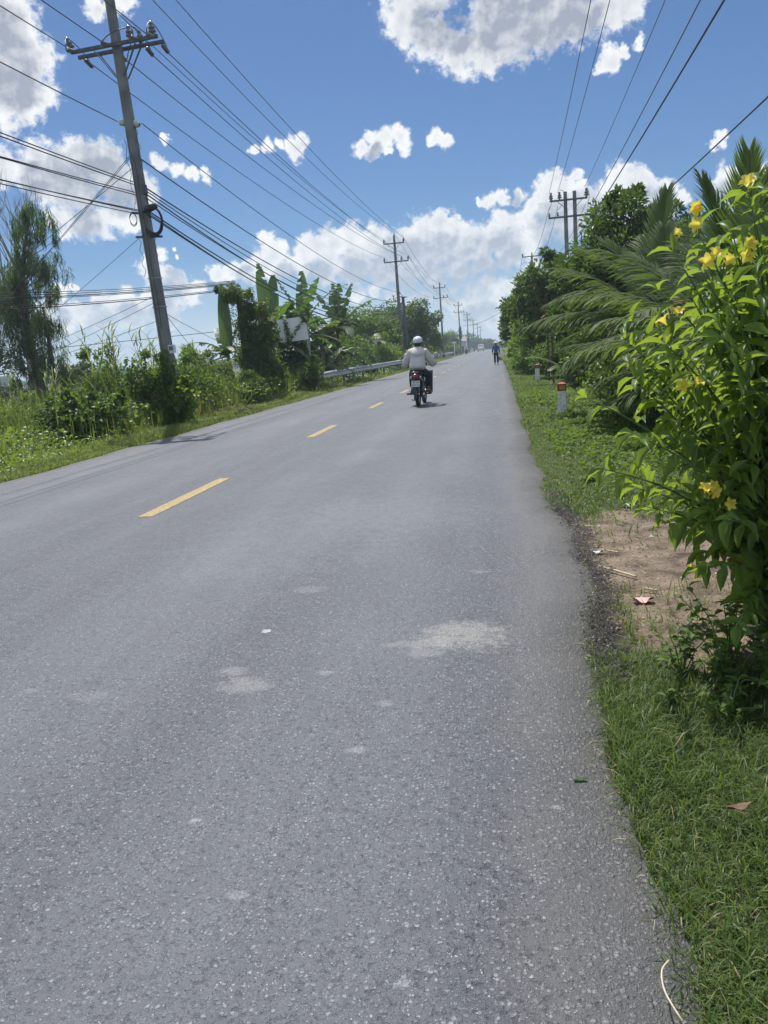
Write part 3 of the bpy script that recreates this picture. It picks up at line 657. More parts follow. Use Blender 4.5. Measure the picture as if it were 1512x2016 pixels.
def crown_leaves(blobs, nclump, nleaf, csize, L, W, droop=.2, tm=None, shell=.55, flat=1., up=.35):
    P, off, Pc, c = clump_points(blobs, nclump, nleaf, csize, shell, flat)
    A = unit(off)+rdir(len(P))*.7; A[:, 2] -= droop; Nn = rdir(len(P))*.8; Nn[:, 2] += up+.5
    tone = np.clip(rng.random(len(Pc))*.55+rng.normal(.2, .18, len(P)).reshape(-1)[:1]+0, 0, 1)
    rnd = np.clip(tone[c]+rng.normal(0, .2, len(P)), 0, 1)
    return leaves(tm or T_leaf(), P, A, Nn, rng.uniform(*L, len(P)), rng.uniform(*W, len(P)), rnd), Pc
def tree(name, label, cat, x, y, blobs, trunk, mat, nleaf, nclump=70, csize=.34, L=(.12, .2), W=(.06, .1), group=None, droop=.2, shell=.55, bark=None, nlimb=12, tm=None, up=.35, flat=1., z0=None):
    """trunk = (height of fork, base radius); blobs relative to the foot"""
    z = gzf(x, y)-.03 if z0 is None else z0; t = thing(name, label, cat, (x, y, z), 0, group)
    lv, Pc = crown_leaves(blobs, nclump, nleaf, csize, L, W, droop, tm, shell, flat, up)
    mesh_leaves('crown', [lv], mat, t)
    b = MB(); h, r = trunk; top = Vector((blobs[0][0]*.4, blobs[0][1]*.4, h))
    limb(b, (0, 0, -.1), top, r, r*.72, .05, 6, 9)
    sel = Pc[rng.permutation(len(Pc))[:nlimb]]
    for p in sel:
        s = Vector((0, 0, 0)).lerp(top, rng.uniform(.65, 1.)); e = Vector(p); m = s.lerp(e, .5)+Vector((0, 0, .12*(e-s).length))
        r0 = r*.5*rng.uniform(.6, 1.); limb(b, s, m, r0, r0*.6, .06, 3, 6); limb(b, m, e, r0*.6, r0*.18, .1, 3, 5)
    b.build('trunk', bark or M_bark, t, smooth=True)
    return t
def bush(label, x, y, rx, ry, h, mat, nleaf, L=(.07, .12), W=(.04, .07), group=None, name='bush', nclump=50, droop=.1, tm=None, extra=(), cat='bush', shell=.5, stems=7):
    z = gzf(x, y)-.03; t = thing(name, label, cat, (x, y, z), 0, group)
    blobs = [(0, 0, h*.46, rx*.95, ry*.95, h*.46), (0, 0, h*.4, rx*.75, ry*.75, h*.4)]+list(extra)
    for k in range(5):          # lumps and shoots that break the round outline
        a = rng.random()*6.28; f = rng.uniform(.35, .6); blobs.append((math.cos(a)*rx*.6, math.sin(a)*ry*.6, h*rng.uniform(.2, .68), rx*f, ry*f, h*f*.7))
    for k in range(3): blobs.append((rng.normal(0, rx*.35), rng.normal(0, ry*.35), h*rng.uniform(.84, .98), rx*.22, ry*.22, h*rng.uniform(.12, .2)))
    lv, Pc = crown_leaves(blobs, int(nclump*1.8), int(nleaf*1.25), .4, L, W, droop, tm, shell)
    lv[0][:, 2] = np.maximum(lv[0][:, 2], .02)
    mesh_leaves('foliage', [lv], mat, t)
    b = MB()
    for p in Pc[rng.permutation(len(Pc))[:stems]]: limb(b, (rng.normal(0, .08), rng.normal(0, .08), -.05), p, .022, .006, .12, 4, 5)
    b.build('stem', M_bark, t, smooth=True)
    return t

# --- far bank of the road, nearest first
GB = 'bushes on the weedy bank'
bush('dense dark broadleaf bush bulging toward the road in front of the nearest concrete pole', -8.9, 15.6, .95, .8, 1.15, M_leaf_vine, 4200, group=GB, tm=T_broad(), L=(.07, .13), W=(.06, .1))
bush('leafy bush wrapped round the foot of the nearest concrete pole', -8.45, 18.05, .6, .55, 1.85, M_leaf_mid, 3400, group=GB)
bush('tall scrubby weed bush with pointed sprigs standing between the reeds and the nearest pole', -10.6, 19.6, .7, .7, 2.25, M_leaf_mid, 2600, group=GB, extra=[(.1, 0, 2.0, .3, .3, .55)], L=(.08, .14), W=(.04, .06), shell=.4)
bush('low yellowish bush at the edge of the field grass beneath the feathery tree', -14.2, 20., 1.4, 1., 1.5, M_leaf_light, 3600, group=GB)
bush('rounded green bush just past the foot of the nearest pole', -8.9, 21.6, 1.0, .9, 1.7, M_leaf_mid, 3600, group=GB)
bush('yellow green cane thicket behind the nearest pole', -10.6, 24.5, 1.5, 1.2, 2.1, M_leaf_light, 4000, group=GB, L=(.15, .3), W=(.02, .035), tm=T_bent(), droop=-.5)
bush('dark grassy thicket at the foot of the creeper column', -9.0, 25.8, .8, 1.2, 1.2, M_leaf_vine, 4200, group=GB)
bush('bright leafy bush below the blank signboard beside its post', -7.75, 31.5, .6, .8, 1.55, M_leaf_mid, 4200, group=GB)
bush('dark tangled bush under the banana clump behind the signboard', -10.6, 36.0, 1.9, 1.4, 2.9, M_leaf_tree, 6000, group=GB, L=(.1, .17), W=(.06, .1))
bush('dark hedge like bush behind the guardrail under the wide banana plant', -10.2, 44., 1.9, 2.0, 2.5, M_leaf_tree, 6000, group=GB, L=(.12, .2), W=(.07, .12))
bush('brownish scrub bush behind the guardrail past the banana plants', -9.6, 51., 1.7, 2.8, 2.9, M_leaf_vine, 4200, group=GB, L=(.14, .22), W=(.08, .12))
bush('light green bush behind the guardrail in front of the big round tree', -9.4, 61., 1.5, 2.6, 3.0, M_leaf_light, 4200, group=GB, L=(.16, .26), W=(.09, .14))
bush('dark thicket between the creeper column and the signboard', -9.7, 30.6, .95, .8, 2.9, M_leaf_tree, 5200, group=GB, L=(.08, .14), W=(.05, .09))
bush('thick broad leaved weeds hugging the road side of the nearest pole foot', -7.9, 18.15, .48, .42, 1.15, M_leaf_light, 1500, L=(.08, .15), W=(.06, .1), tm=T_broad(), nclump=30, group=GB)
bush('green grassy bush between nearest pole and creeper column', -9.5, 23.4, 1.1, .9, 1.9, M_leaf_mid, 4200, group=GB)
bush('low dark bush hiding the far end of the guardrail', -9.6, 74., 1.3, 3.2, 2.2, M_leaf_mid, 3200, group=GB, L=(.18, .28), W=(.1, .16))
for i, (x, y, h, lb) in enumerate(((-10.2, 92, 2.8, 'green bush beyond the big round tree by the second guardrail'), (-10.6, 112, 2.4, 'rounded green bush beside the second guardrail'),
        (-11.4, 178, 2.6, 'low bush in front of the white gabled house'), (-12.5, 215, 3., 'small far bush past the white gabled house'))):
    bush(lb, x, y, 2., 4., h, M_leaf_mid, 2400, group=GB, L=(.25, .4), W=(.14, .22))

rng = np.random.default_rng(11)
# --- feathery drooping tree and a bare one behind it
def wisp_tree():
    x, y = -17.6, 28.; z = gzf(x, y); t = thing('feathery_tree', 'tall feathery tree with drooping needle sprays at the edge of the field', 'tree', (x, y, z))
    b = MB(); spine = [Vector((.1, 0, -.1)), Vector((.0, .0, 1.2)), Vector((-.25, .1, 2.6)), Vector((-.35, .1, 4.2)), Vector((-.1, .0, 6.)), Vector((.5, 0, 7.7))]
    b.tube(spine, [.24, .2, .17, .13, .09, .03], 9)
    b.tube([Vector((.05, 0, .3)), Vector((.38, .2, 1.6)), Vector((.36, .3, 3.2)), Vector((.4, .2, 4.6))], [.14, .11, .08, .03], 8)
    bl = [(-.2, 0, 3.2, 1.45, 1.3, 2.2), (.2, 0, 5.5, 1.4, 1.25, 1.8), (.55, 0, 7.3, 1.05, .9, 1.1), (-1.2, .2, 4.6, 1.3, 1.2, 2.0), (.2, -.2, 1.9, 1.3, 1.2, .9)]
    P, off, Pc, c_ = clump_points(bl, 210, 15500, .13, .45, 2.6); n = len(P)
    A = rdir(n)*.35+unit(off*np.array((1, 1, 0))+1e-6)*.25; A[:, 2] -= 1.0
    tone = np.clip(rng.random(len(Pc))*.7, 0, 1)[c_]+rng.normal(0, .15, n)
    lv = leaves(T_bent(), P, A, rdir(n), rng.uniform(.14, .34, n), rng.uniform(.016, .03, n), np.clip(tone, 0, 1))
    for p in Pc[rng.permutation(len(Pc))[:90]]:
        e = Vector(p); u = min(1., max(.1, (e.z-.4)/8.)); base = Vector((-.3+.5*u*u, 0, max(.8, e.z-.6))); limb(b, base, e, .024, .006, .12, 4, 4)
    lw = crown_leaves([(-1.3, -.4, 2.6, .9, .7, 1.0), (-.9, -.6, 1.2, 1.0, .6, .7)], 26, 1500, .35, (.09, .15), (.05, .08))[0]
    mesh_leaves('crown', [lv, lw], M_leaf_wisp, t); b.build('trunk', M_bark, t, smooth=True)
    # leafless tree
    x, y = -20.6, 32.; t = thing('bare_tree', 'leafless pale grey tree rising behind the feathery tree', 'tree', (x, y, gzf(x, y)))
    b = MB()
    def grow(p, d, l, r, dep):
        q = p+d*l; limb(b, p, q, r, r*.62, .06, 3, 5 if dep < 3 else 4)
        if dep >= 5: return
        for i in range(3 if dep < 3 else 2):
            nd_ = Vector(rdir(1)[0])*.45+d+Vector((0, 0, .22)); grow(p.lerp(q, rng.uniform(.7, 1.)), nd_.normalized(), l*rng.uniform(.6, .8), r*.55, dep+1)
    b.tube([Vector((0, 0, -.1)), Vector((.1, 0, 2.5)), Vector((-.1, 0, 5.2))], [.26, .2, .15], 8)
    for a in (.4, 2.3, 4.2, 5.4): grow(Vector((0, 0, rng.uniform(4., 5.2))), Vector((math.cos(a)*.3, math.sin(a)*.3, .95)).normalized(), 2.1, .07, 0)
    b.build('trunk', solid('bare grey bark', (.26, .23, .21), .9, var=.3, scale=6), t, smooth=True)
wisp_tree()

# --- cane reeds against the sky
def reed(x, y, h, label):
    t = thing('cane_reed', label, 'reed', (x, y, gzf(x, y)), 0, 'cane reeds on the weedy bank'); b = MB(); P = []; A = []; Ls = []
    for k in range(4):
        bx, by = rng.normal(0, .16, 2); hh = h*rng.uniform(.75, 1.); lean = rng.normal(0, .12, 2)
        top = Vector((bx+lean[0]*hh, by+lean[1]*hh, hh)); limb(b, (bx, by, -.05), top, .012, .004, .03, 5, 5)
        for j in range(11):
            f = .3+.68*j/10; P.append(Vector((bx, by, 0)).lerp(top, f)); a = rng.random()*6.28; A.append((math.cos(a), math.sin(a), rng.uniform(.7, 1.7))); Ls.append(rng.uniform(.45, .85)*(1.2-.5*f))
    P = np.array(P); A = np.array(A); n = len(P); Nn = np.stack([-A[:, 0], -A[:, 1], 1.+0*A[:, 0]], -1)
    TV, TF = T_bent(); TV = TV.copy(); TV[:, 2] = [0, 0, .03, .03, -.06, -.06, -.26]
    mesh_leaves('foliage', [leaves((TV, TF), P, A, Nn, np.array(Ls), rng.uniform(.025, .04, n))], M_tall, t); b.build('stem', M_green_stem, t, smooth=True)
for i, (x, y, h) in enumerate(((-10.0, 19.0, 2.9), (-10.9, 20.2, 3.05), (-9.5, 20.6, 2.9), (-11.8, 19.4, 2.5), (-9.2, 19.6, 2.6), (-15.2, 22.3, 2.35), (-12.8, 20.4, 2.3), (-9.9, 22.8, 2.9))):
    reed(x, y, h, ['tall cane reed tuft at the pole side of the reed bed', 'tallest cane reed tuft against the sky between feathery tree and nearest pole', 'cane reed tuft close behind the nearest pole', 'short cane reed tuft on the field side of the reed bed',
        'cane reed tuft nearest the road in front of the nearest pole', 'lone cane reed with spread leaves beside the feathery tree', 'lowest cane reed tuft out in the field grass', 'cane reed tuft under the thin crossing wire behind the pole'][i])

rng = np.random.default_rng(12)
# --- banana plants
def banana_leaf(base, az, elev, length, width, sag, torn=.35, twist=0.):
    """one leaf: a midrib arching over and a blade slit along its side veins; returns raw parts"""
    n = 26; rib = []; d = Vector((math.cos(az)*math.cos(elev), math.sin(az)*math.cos(elev), math.sin(elev))); p = Vector(base)
    for i in range(n+1):
        rib.append(p.copy()); d = (d+Vector((0, 0, -sag/n))).normalized(); p = p+d*(length/n)
    V = []; F = []; q0 = .1
    side = Vector((-math.sin(az), math.cos(az), 0)); gl = rng.random()
    for i in range(2, n):
        a, c = rib[i], rib[i+1]; t = (c-a).normalized(); s_ = t.cross(Vector((0, 0, 1))).normalized() if abs(t.z) < .97 else side
        nrm = s_.cross(t).normalized(); u0, u1 = (i-1)/n, i/n
        w = width*.5*(math.sin(math.pi*min(1, (u0+.03)**.75))**.55)
        for sg in (-1, 1):
            tear = rng.random() < torn
            dr = rng.uniform(.25, 1.1) if tear else .18+.1*gl; gap = .3 if tear else .02
            o = (s_*sg*math.cos(dr+twist*sg)-Vector((0, 0, 1))*math.sin(dr)*.9+nrm*.12+t*.28).normalized()
            k = len(V); ww = w*(rng.uniform(.7, 1.) if tear else 1.)
            V += [a, c, c+o*ww-t*(length/n)*gap*.5, a+o*ww+t*(length/n)*gap*.5, a+o*ww*.5+nrm*.05*w, c+o*ww*.5+nrm*.05*w]
            F += [(k, k+1, k+5, k+4), (k+4, k+5, k+2, k+3)]
    Vn = np.array([tuple(v) for v in V]); r = np.repeat(np.clip(rng.normal(.5, .25)+rng.normal(0, .08, len(V)//6), 0, 1), 6)
    return (Vn, [np.array(F)], r), rib
def banana(label, x, y, h, nl, length, stems=1, leavesp=None, group='banana plants by the guardrail', width=.55):
    t = thing('banana_plant', label, 'banana plant', (x, y, gzf(x, y)-.03), 0, group); b = MB(); parts = []
    for s in range(stems):
        ox, oy = (0, 0) if s == 0 else (-abs(rng.normal(.3, .4)), rng.normal(0, .5)); hh = h*(1 if s == 0 else rng.uniform(.55, .85))
        limb(b, (ox, oy, -.1), (ox+rng.normal(0, .1), oy, hh), .13, .07, .03, 5, 9); specs = []
        if s == 0 and leavesp: specs = leavesp
        else:
            for k in range(nl): specs.append((k*2.4+rng.normal(0, .3), rng.uniform(.5, 1.35), rng.uniform(.75, 1.05), rng.uniform(.8, 2.1)))
        for az, el, lf, sag in specs:
            lp, rib = banana_leaf((ox, oy, hh-.1), az, el, length*lf, width, sag, torn=.0 if (el > 1.45 and sag < .2) else rng.uniform(.15, .5)); parts.append(lp)
            b.tube(rib[:-3:3], [.032*(1-i/10) for i in range(len(rib[:-3:3]))], 5)
    mesh_leaves('crown', parts, M_leaf_banana, t); b.build('trunk', M_bstem, t, smooth=True)
    return t
banana('slim banana plant with one upright rolled leaf beside the creeper column', -10.0, 28., 2.0, 6, 2.0, leavesp=[(1.7, 1.5, 1.3, .12), (2.9, .5, .9, 1.3), (3.3, -.05, .75, .6), (.2, 1.25, .9, .8), (5.2, .8, .8, 1.5), (3.9, .9, .9, 1.4), (4.5, .6, .9, 1.2), (2.2, 1.1, .8, 1.)], width=.5)
banana('banana plant with tall ragged leaves standing up behind the signboard', -10.3, 35.0, 3.0, 8, 2.7, 2, leavesp=[(2.3, 1.40, 1.2, .3), (1.5, 1.32, 1.05, .6), (.35, 1.1, 1.1, 1.2), (3.4, 1.15, 1., 1.5), (.0, .6, 1., 1.4), (3.1, .7, .9, 1.5), (5.0, .9, .9, 1.6), (5.6, 1.1, .9, 1.4), (2.7, .9, 1., 1.5), (4.2, .6, .8, 1.4)], width=.72)
banana('banana plant with an arching leaf above the signboard', -9.3, 37.0, 3.1, 8, 2.7, 3, leavesp=[(.25, 1.1, 1.15, 1.2), (1.4, 1.45, 1., .25), (.1, .6, 1.1, 1.3), (2.9, 1.05, 1.05, 1.4), (5., .9, .9, 1.5), (3.7, .7, .9, 1.5), (5.8, 1.25, .95, .8), (3.1, 1.3, 1., .9), (4.5, 1., .9, 1.5)], width=.74)
banana('wide spreading banana plant with broad leaves behind the guardrail', -8.7, 42.5, 2.9, 9, 2.8, 3, leavesp=[(.0, 1.0, 1., 1.0), (-.2, .55, 1.08, .9), (.3, .75, 1.05, 1.), (2.8, 1.2, .95, .7), (1.4, 1.4, .95, .3), (1.9, 1.3, 1., .4), (.8, 1.25, 1., .5), (3.3, .85, .95, 1.3), (5.2, .5, .9, 1.3), (5.9, .2, .95, 1.2), (4.3, .7, .8, 1.4), (2.9, .4, .9, 1.2)], width=.78)
banana('young banana plant low beside the guardrail start', -8.2, 36.3, 1.0, 6, 1.9, leavesp=[(.1, .7, 1., 1.3), (-.4, .35, 1., 1.), (1., 1., .9, .9), (5.3, .6, .8, 1.3), (2.6, 1., .9, 1.3), (4., .8, .8, 1.4)])
banana('banana plant with pale leaf lit by the sun before the big round tree', -9.0, 58., 2.2, 7, 2.3, 2)
banana('far banana plant beyond the big round tree by the guardrail', -10.6, 104., 2.6, 7, 2.6, 3)
banana('small banana plant with one broad leaf under the palms beside the shaded bank', 1.95, 24.5, .55, 5, 1.5, leavesp=[(2.9, .75, 1., .9), (1.5, 1.1, .8, .8), (.2, .9, .8, 1.), (4.2, .6, .8, 1.1)], group='banana plants by the guardrail', width=.4)

# --- creeper smothering a dead trunk
def vine_column():
    x, y = -9.55, 28.6; t = thing('creeper_column', 'dead post smothered in a dark hood of hanging creeper', 'creeper', (x, y, gzf(x, y)))
    bl = [(0, 0, 3.95, .62, .6, .5), (.25, .1, 3.2, .5, .5, .7), (.35, .1, 2.2, .5, .5, .8), (.3, .0, 1.1, .6, .6, .9), (.62, .2, 3.3, .4, .5, .5), (.6, .2, 1.9, .5, .6, 1.1), (-.55, 0, 4.2, .4, .3, .14), (.85, .3, 2.4, .4, .5, .8), (.8, .2, 1.0, .6, .6, .9)]
    lv = crown_leaves(bl, 190, 15000, .34, (.07, .13), (.055, .095), droop=.6)[0]
    P = []; A = []
    for k in range(80):
        a = rng.random()*6.28; p = np.array((rng.uniform(-.5, .9), .35*math.sin(a), rng.uniform(2., 4.2))); m = rng.integers(8, 22)
        P.append(p+np.stack([rng.normal(0, .03, m), rng.normal(0, .03, m), -np.linspace(0, rng.uniform(.4, 1.2), m)], -1)); d = rdir(m); d[:, 2] -= .8; A.append(d)
    P = np.concatenate(P); A = np.concatenate(A); n = len(P)
    mesh_leaves('foliage', [lv, leaves(T_leaf(), P, A, rdir(n), rng.uniform(.06, .1, n), rng.uniform(.04, .07, n))], M_leaf_vine, t)
    b = MB(); limb(b, (0, 0, -.1), (0, 0, 4.0), .12, .1, .02, 6, 9); limb(b, (0, 0, 1.5), (.7, .2, 3.4), .05, .03, .05); limb(b, (0, 0, .4), (.8, .4, 2.4), .05, .03, .05); limb(b, (0, 0, 3.9), (-.7, 0, 4.25), .03, .015, .03)
    b.build('trunk', M_bark, t, smooth=True)
vine_column()

# --- trees on the far bank
GT = 'roadside trees along the guardrail bank'
tree('round_tree', 'big round dark green tree overhanging the guardrail', 'tree', -10.0, 78., [(0, 0, 4.0, 3.4, 3.6, 2.3), (2.2, -1., 4.6, 2.0, 2.2, 1.6), (-2.6, 0, 3.4, 2.2, 2.4, 2.0), (2.0, -2, 2.8, 2.2, 2.2, 1.8), (-1., -2.2, 2.2, 2.4, 2., 1.6)], (2.6, .26), M_leaf_tree, 15000, 190, .3, (.2, .34), (.12, .2), GT, nlimb=20)
tree('leafy_tree', 'lighter leafy tree between the banana plants and the big round tree', 'tree', -10.6, 66., [(0, 0, 3.6, 2.3, 2.4, 1.7), (1.2, -.8, 2.6, 1.6, 1.8, 1.5), (-1.8, 0, 3., 1.6, 1.8, 1.5)], (2., .16), M_leaf_mid, 7500, 110, .3, (.18, .28), (.1, .17), GT)
tree('scrub_tree', 'thin brownish scrub tree behind the wide banana plant', 'tree', -10.6, 54., [(0, 0, 3.7, 1.3, 1.4, 1.3), (-.8, 0, 2.6, 1.2, 1.3, 1.2)], (2., .1), M_leaf_vine, 3200, 60, .3, (.14, .22), (.08, .12), GT, shell=.3)
for i, (x, y, h, w, lb) in enumerate(((-11.5, 118, 5.2, 2.6, 'dark tree behind the second guardrail'), (-13.5, 142, 5.4, 3.0, 'flat topped tree beside the white gabled house'), (-14.5, 190, 6.2, 3., 'tree standing behind the white gabled house'),
        (-14.6, 228, 6.6, 3., 'light green tree past the white gabled house'), (-16, 275, 7.0, 3.6, 'far tree by the small roadside hoarding'), (-17.5, 290, 8., 4.5, 'farthest pale tree on the bank side of the bend'))):
    tree('far_tree', lb, 'tree', x, y, [(0, 0, h*.66, w, w, h*.34), (w*.5, -w*.3, h*.5, w*.7, w*.7, h*.3), (-w*.5, 0, h*.45, w*.7, w*.7, h*.28)], (h*.45, .2), [M_leaf_tree, M_leaf_mid][i % 2], 3600, 70, .3, (.35, .55), (.2, .32), GT, nlimb=8)
# trees across the fields and at the road's vanishing end
def treeline(name, x0, y0, x1, y1, h, n, L):
    P = []; 
    for k in range(n):
        f = rng.random(); c = np.array((x0+(x1-x0)*f, y0+(y1-y0)*f, 0)); hh = h*(.7+.35*math.sin(f*23)+.2*math.sin(f*57+1)); m = 130
        d = rdir(m)*np.array((hh*.7, hh*.7, hh*.5)); p = c+d; p[:, 2] = np.abs(d[:, 2])+rng.random(m)*hh*.5; P.append(p)
    P = np.concatenate(P); n = len(P); tag(mesh_leaves(name, [leaves(T_leaf(), P, rdir(n), rdir(n, .6), rng.uniform(*L, n), rng.uniform(*L, n)*.6)], M_leaf_tree), kind='stuff')
treeline('distant_treeline', -260, 330, -60, 420, 5.5, 150, (1.0, 1.8)); treeline('road_end_woods', -60, 440, 60, 420, 8.5, 110, (1.0, 1.8)); treeline('field_edge_woods', -420, 120, -250, 340, 5., 120, (1., 1.8))
x, y = -33., 58.; bush('small dark round bush alone out in the field', x, y, 1.5, 1.5, 3.3, M_leaf_tree, 1800, (.2, .32), (.12, .2), group=GB)

rng = np.random.default_rng(13)
# --- near bank: trees, palms, bushes
GR = 'dark trees above the shaded verge'
tree('glossy_tree', 'tall glossy leaved tree in front of the twin pole', 'tree', 3.7, 23., [(-.3, 0, 4.0, 1.25, 1.5, 1.1), (-1.1, -.2, 3.0, .95, 1.3, 1.1), (.9, 0, 3.8, 1.1, 1.3, 1.0), (-1.4, 0, 1.9, .8, 1.2, 1.0), (-.2, .3, 5.0, .62, .7, .5), (.3, 0, 2.4, 1.3, 1.3, 1.2)], (1.9, .14), M_leaf_tree, 12500, 170, .26, (.13, .22), (.06, .1), GR, droop=-.35, nlimb=24, shell=.45)
tree('glossy_tree', 'dark glossy tree with spiky top sprigs before the twin pole foot', 'tree', 2.9, 36., [(-1., 0, 3.7, 1.2, 1.6, 1.0), (.3, 0, 4.0, 1.1, 1.5, 1.1), (-1.3, -.5, 2.3, 1.1, 1.6, 1.2), (1.3, 0, 3.4, 1.5, 1.7, 1.3), (-.6, 0, 4.85, .45, .6, .5), (.2, 0, 2.2, 1.4, 1.5, 1.2)], (2.0, .15), M_leaf_tree, 11500, 160, .27, (.17, .28), (.08, .13), GR, droop=-.3, nlimb=22, shell=.45)
tree('glossy_tree', 'smaller dark glossy tree nearest the walker', 'tree', 2.0, 47., [(-.9, 0, 3.1, 1.1, 1.7, .9), (.4, 0, 3.6, 1.3, 1.7, 1.1), (-.8, -.5, 2.0, 1.2, 1.6, 1.2)], (1.8, .14), M_leaf_tree, 7000, 110, .28, (.2, .3), (.1, .15), GR, droop=-.3)
tree('glossy_tree', 'dark tree beyond the walker on the verge', 'tree', 3.4, 64., [(-.8, 0, 3.0, 2., 2.6, 1.5), (.8, 0, 3.8, 2., 2.4, 1.6)], (2., .16), M_leaf_tree, 6000, 100, .28, (.24, .36), (.12, .18), GR)
tree('glossy_tree', 'farthest dark tree on the verge past the walker', 'tree', 3.2, 95., [(-.6, 0, 2.6, 2.2, 4., 1.6), (1., 0, 3.6, 2.2, 4., 1.8)], (2., .16), M_leaf_tree, 5000, 90, .28, (.3, .45), (.16, .24), GR)
GV = 'bushes along the shaded verge'
bush('light green feathery bush at the verge where the walker passes', 1.75, 43.5, 1.35, 1.8, 2.75, M_leaf_light, 6500, (.13, .22), (.06, .1), GV, extra=[(-.3, 0, 2.2, .8, 1., .7)], nclump=90)
bush('yellow green bush in front of the feathery one beside the tarmac', 1.65, 37., 1.1, 2.2, 1.6, M_leaf_mid, 5200, (.12, .2), (.05, .09), GV, nclump=80)
bush('dark bush behind the farther kilometre post', 2.45, 30., 1.1, 1.8, 1.5, M_leaf_vine, 5200, (.09, .15), (.06, .09), GV, nclump=80)
bush('dark round leaved bush between the two kilometre posts', 2.75, 23., 1.15, 1.9, 1.35, M_leaf_vine, 5600, (.08, .14), (.06, .1), GV, nclump=80)
bush('dark low bush behind the nearer kilometre post', 2.85, 17.6, 1.0, 1.5, .95, M_leaf_vine, 5200, (.06, .11), (.045, .08), GV, nclump=80)
bush('deep green bush beneath the coconut fronds', 3.9, 14.5, 1.4, 1.8, 1.7, M_leaf_tree, 5600, (.09, .15), (.05, .08), GV, nclump=80)
bush('dim bush filling the gap behind the coconut palms', 4.9, 19., 1.6, 2., 2.5, M_leaf_tree, 5600, (.11, .18), (.06, .1), GV, nclump=80)
bush('tall bush closing the bank beyond the glossy trees', 5.4, 30., 1.8, 3., 3.2, M_leaf_tree, 5200, (.16, .26), (.08, .13), GV, nclump=80)
bush('shady bush behind the yellow flowered shrub', 3.6, 8.6, 1.4, 1.3, 1.8, M_leaf_tree, 5200, (.08, .14), (.05, .08), GV, nclump=80)

# --- coconut palms
def frond(base, az, elev, length, sag, ll=.5, nleaf=46, hang=.55, width=.03, tilt=0.):
    spread = .62 if elev > 1.2 else .95
    n = 24; d = Vector((math.cos(az)*math.cos(elev), math.sin(az)*math.cos(elev), math.sin(elev))); p = Vector(base); rib = []; T = []
    for i in range(n+1):
        rib.append(p.copy()); T.append(d.copy()); d = (d+Vector((0, 0, -sag/n))).normalized(); p = p+d*(length/n)
    P = []; A = []; Nn = []; Ls = []
    for k in range(nleaf):
        u = .14+.86*(k+.5)/nleaf; f = u*n; i = min(n-1, int(f)); q = rib[i].lerp(rib[i+1], f-i); t = T[i]
        s_ = t.cross(Vector((0, 0, 1))); s_ = s_.normalized() if s_.length > .15 else Vector((-math.sin(az), math.cos(az), 0)); nr = s_.cross(t)
        for sg in (-1, 1):
            o = s_*sg*(spread-.45*u*spread)+t*(.55+.5*u+.35*(spread < .5))+nr*(.2+tilt*sg)+Vector((0, 0, -hang*rng.uniform(.4, 1.1)))
            P.append(q); A.append(o); Nn.append(nr+Vector(rdir(1)[0])*.2); Ls.append(ll*(math.sin(math.pi*(.16+.78*u))**.7)*rng.uniform(.85, 1.1))
    TV, TF = T_bent(); TV = TV.copy(); TV[:, 2] = [0, 0, .02, .02, -.04, -.04, -.16]
    m = len(P); r = np.clip(np.full(m, rng.uniform(.1, .8))+rng.normal(0, .1, m), 0, .9)
    return leaves((TV, TF), np.array(P), np.array(A), np.array(Nn), np.array(Ls), np.full(m, width), r), rib
def palm(label, x, y, h, specs, length=2.6, group='coconut palms behind the flowering shrub', dry=()):
    t = thing('coconut_palm', label, 'palm', (x, y, gzf(x, y)-.03), 0, group); b = MB(); parts = []
    b.tube([Vector((0, 0, -.1)), Vector((.02, 0, h*.5)), Vector((0, 0, h))], [.16, .13, .1], 10)
    for i, (az, el, lf, sag) in enumerate(specs):
        lp, rib = frond((0, 0, h-.05), az, el, length*lf, sag, ll=.76, nleaf=int(58*lf), hang=.14 if el > 1.1 else .62, width=.038)
        if i in dry: lp = (lp[0], lp[1], np.clip(lp[2]*.05+.955, 0, 1))
        parts.append(lp); b.tube(rib[::3], [.028*(1-k/10) for k in range(len(rib[::3]))], 5)
    mesh_leaves('crown', parts, M_leaf_palm, t); b.build('trunk', M_bark, t, smooth=True)
rng = np.random.default_rng(14)
palm('coconut palm whose upright spear of fronds stands highest behind the yellow flowers', 3.25, 10.8, .95, [(1.75, 1.5, 1.02, .12), (2.3, 1.32, .98, .4), (1.0, 1.32, .98, .4), (2.9, 1.0, 1., .8), (.3, 1.0, 1., .8), (3.5, .75, .95, 1.), (4.2, .9, .8, 1.2), (5.2, .8, .9, 1.), (2.75, .45, .95, .55), (2.0, 1.1, .9, .8)])
palm('coconut palm with long fronds arching low over the verge', 3.35, 13.2, 1.15, [(3.05, .95, 1.05, 1.35), (2.75, .7, 1.0, 1.2), (3.5, .55, 1.0, 1.1), (3.2, .35, .95, .8), (2.3, 1.1, .9, .9), (3.9, .85, .8, 1.2), (1.3, 1.2, .9, .6), (.2, .9, .9, 1.), (4.6, .5, .8, 1.1), (3.6, .25, .7, .6)], dry=(7, 9))
palm('low coconut palm with a browning frond trailing to the ground', 3.1, 11.6, .7, [(3.0, .55, .95, 1.0), (3.5, .35, .9, .8), (2.6, .8, .9, 1.2), (4.1, .5, .85, 1.), (1.8, 1.1, .9, .8), (.6, .9, .8, 1.), (5.2, .6, .8, 1.), (2.9, .15, .8, .45)], length=1.9, dry=(4,))
palm('coconut palm partly behind the shrub at the edge of the view', 3.55, 8.4, .75, [(1.6, 1.45, 1., .2), (2.4, 1.15, .95, .6), (.8, 1.2, .95, .5), (3.0, .75, .9, .9), (3.8, .7, .9, 1.1), (5., .8, .9, 1.), (.1, .8, .9, .9)])
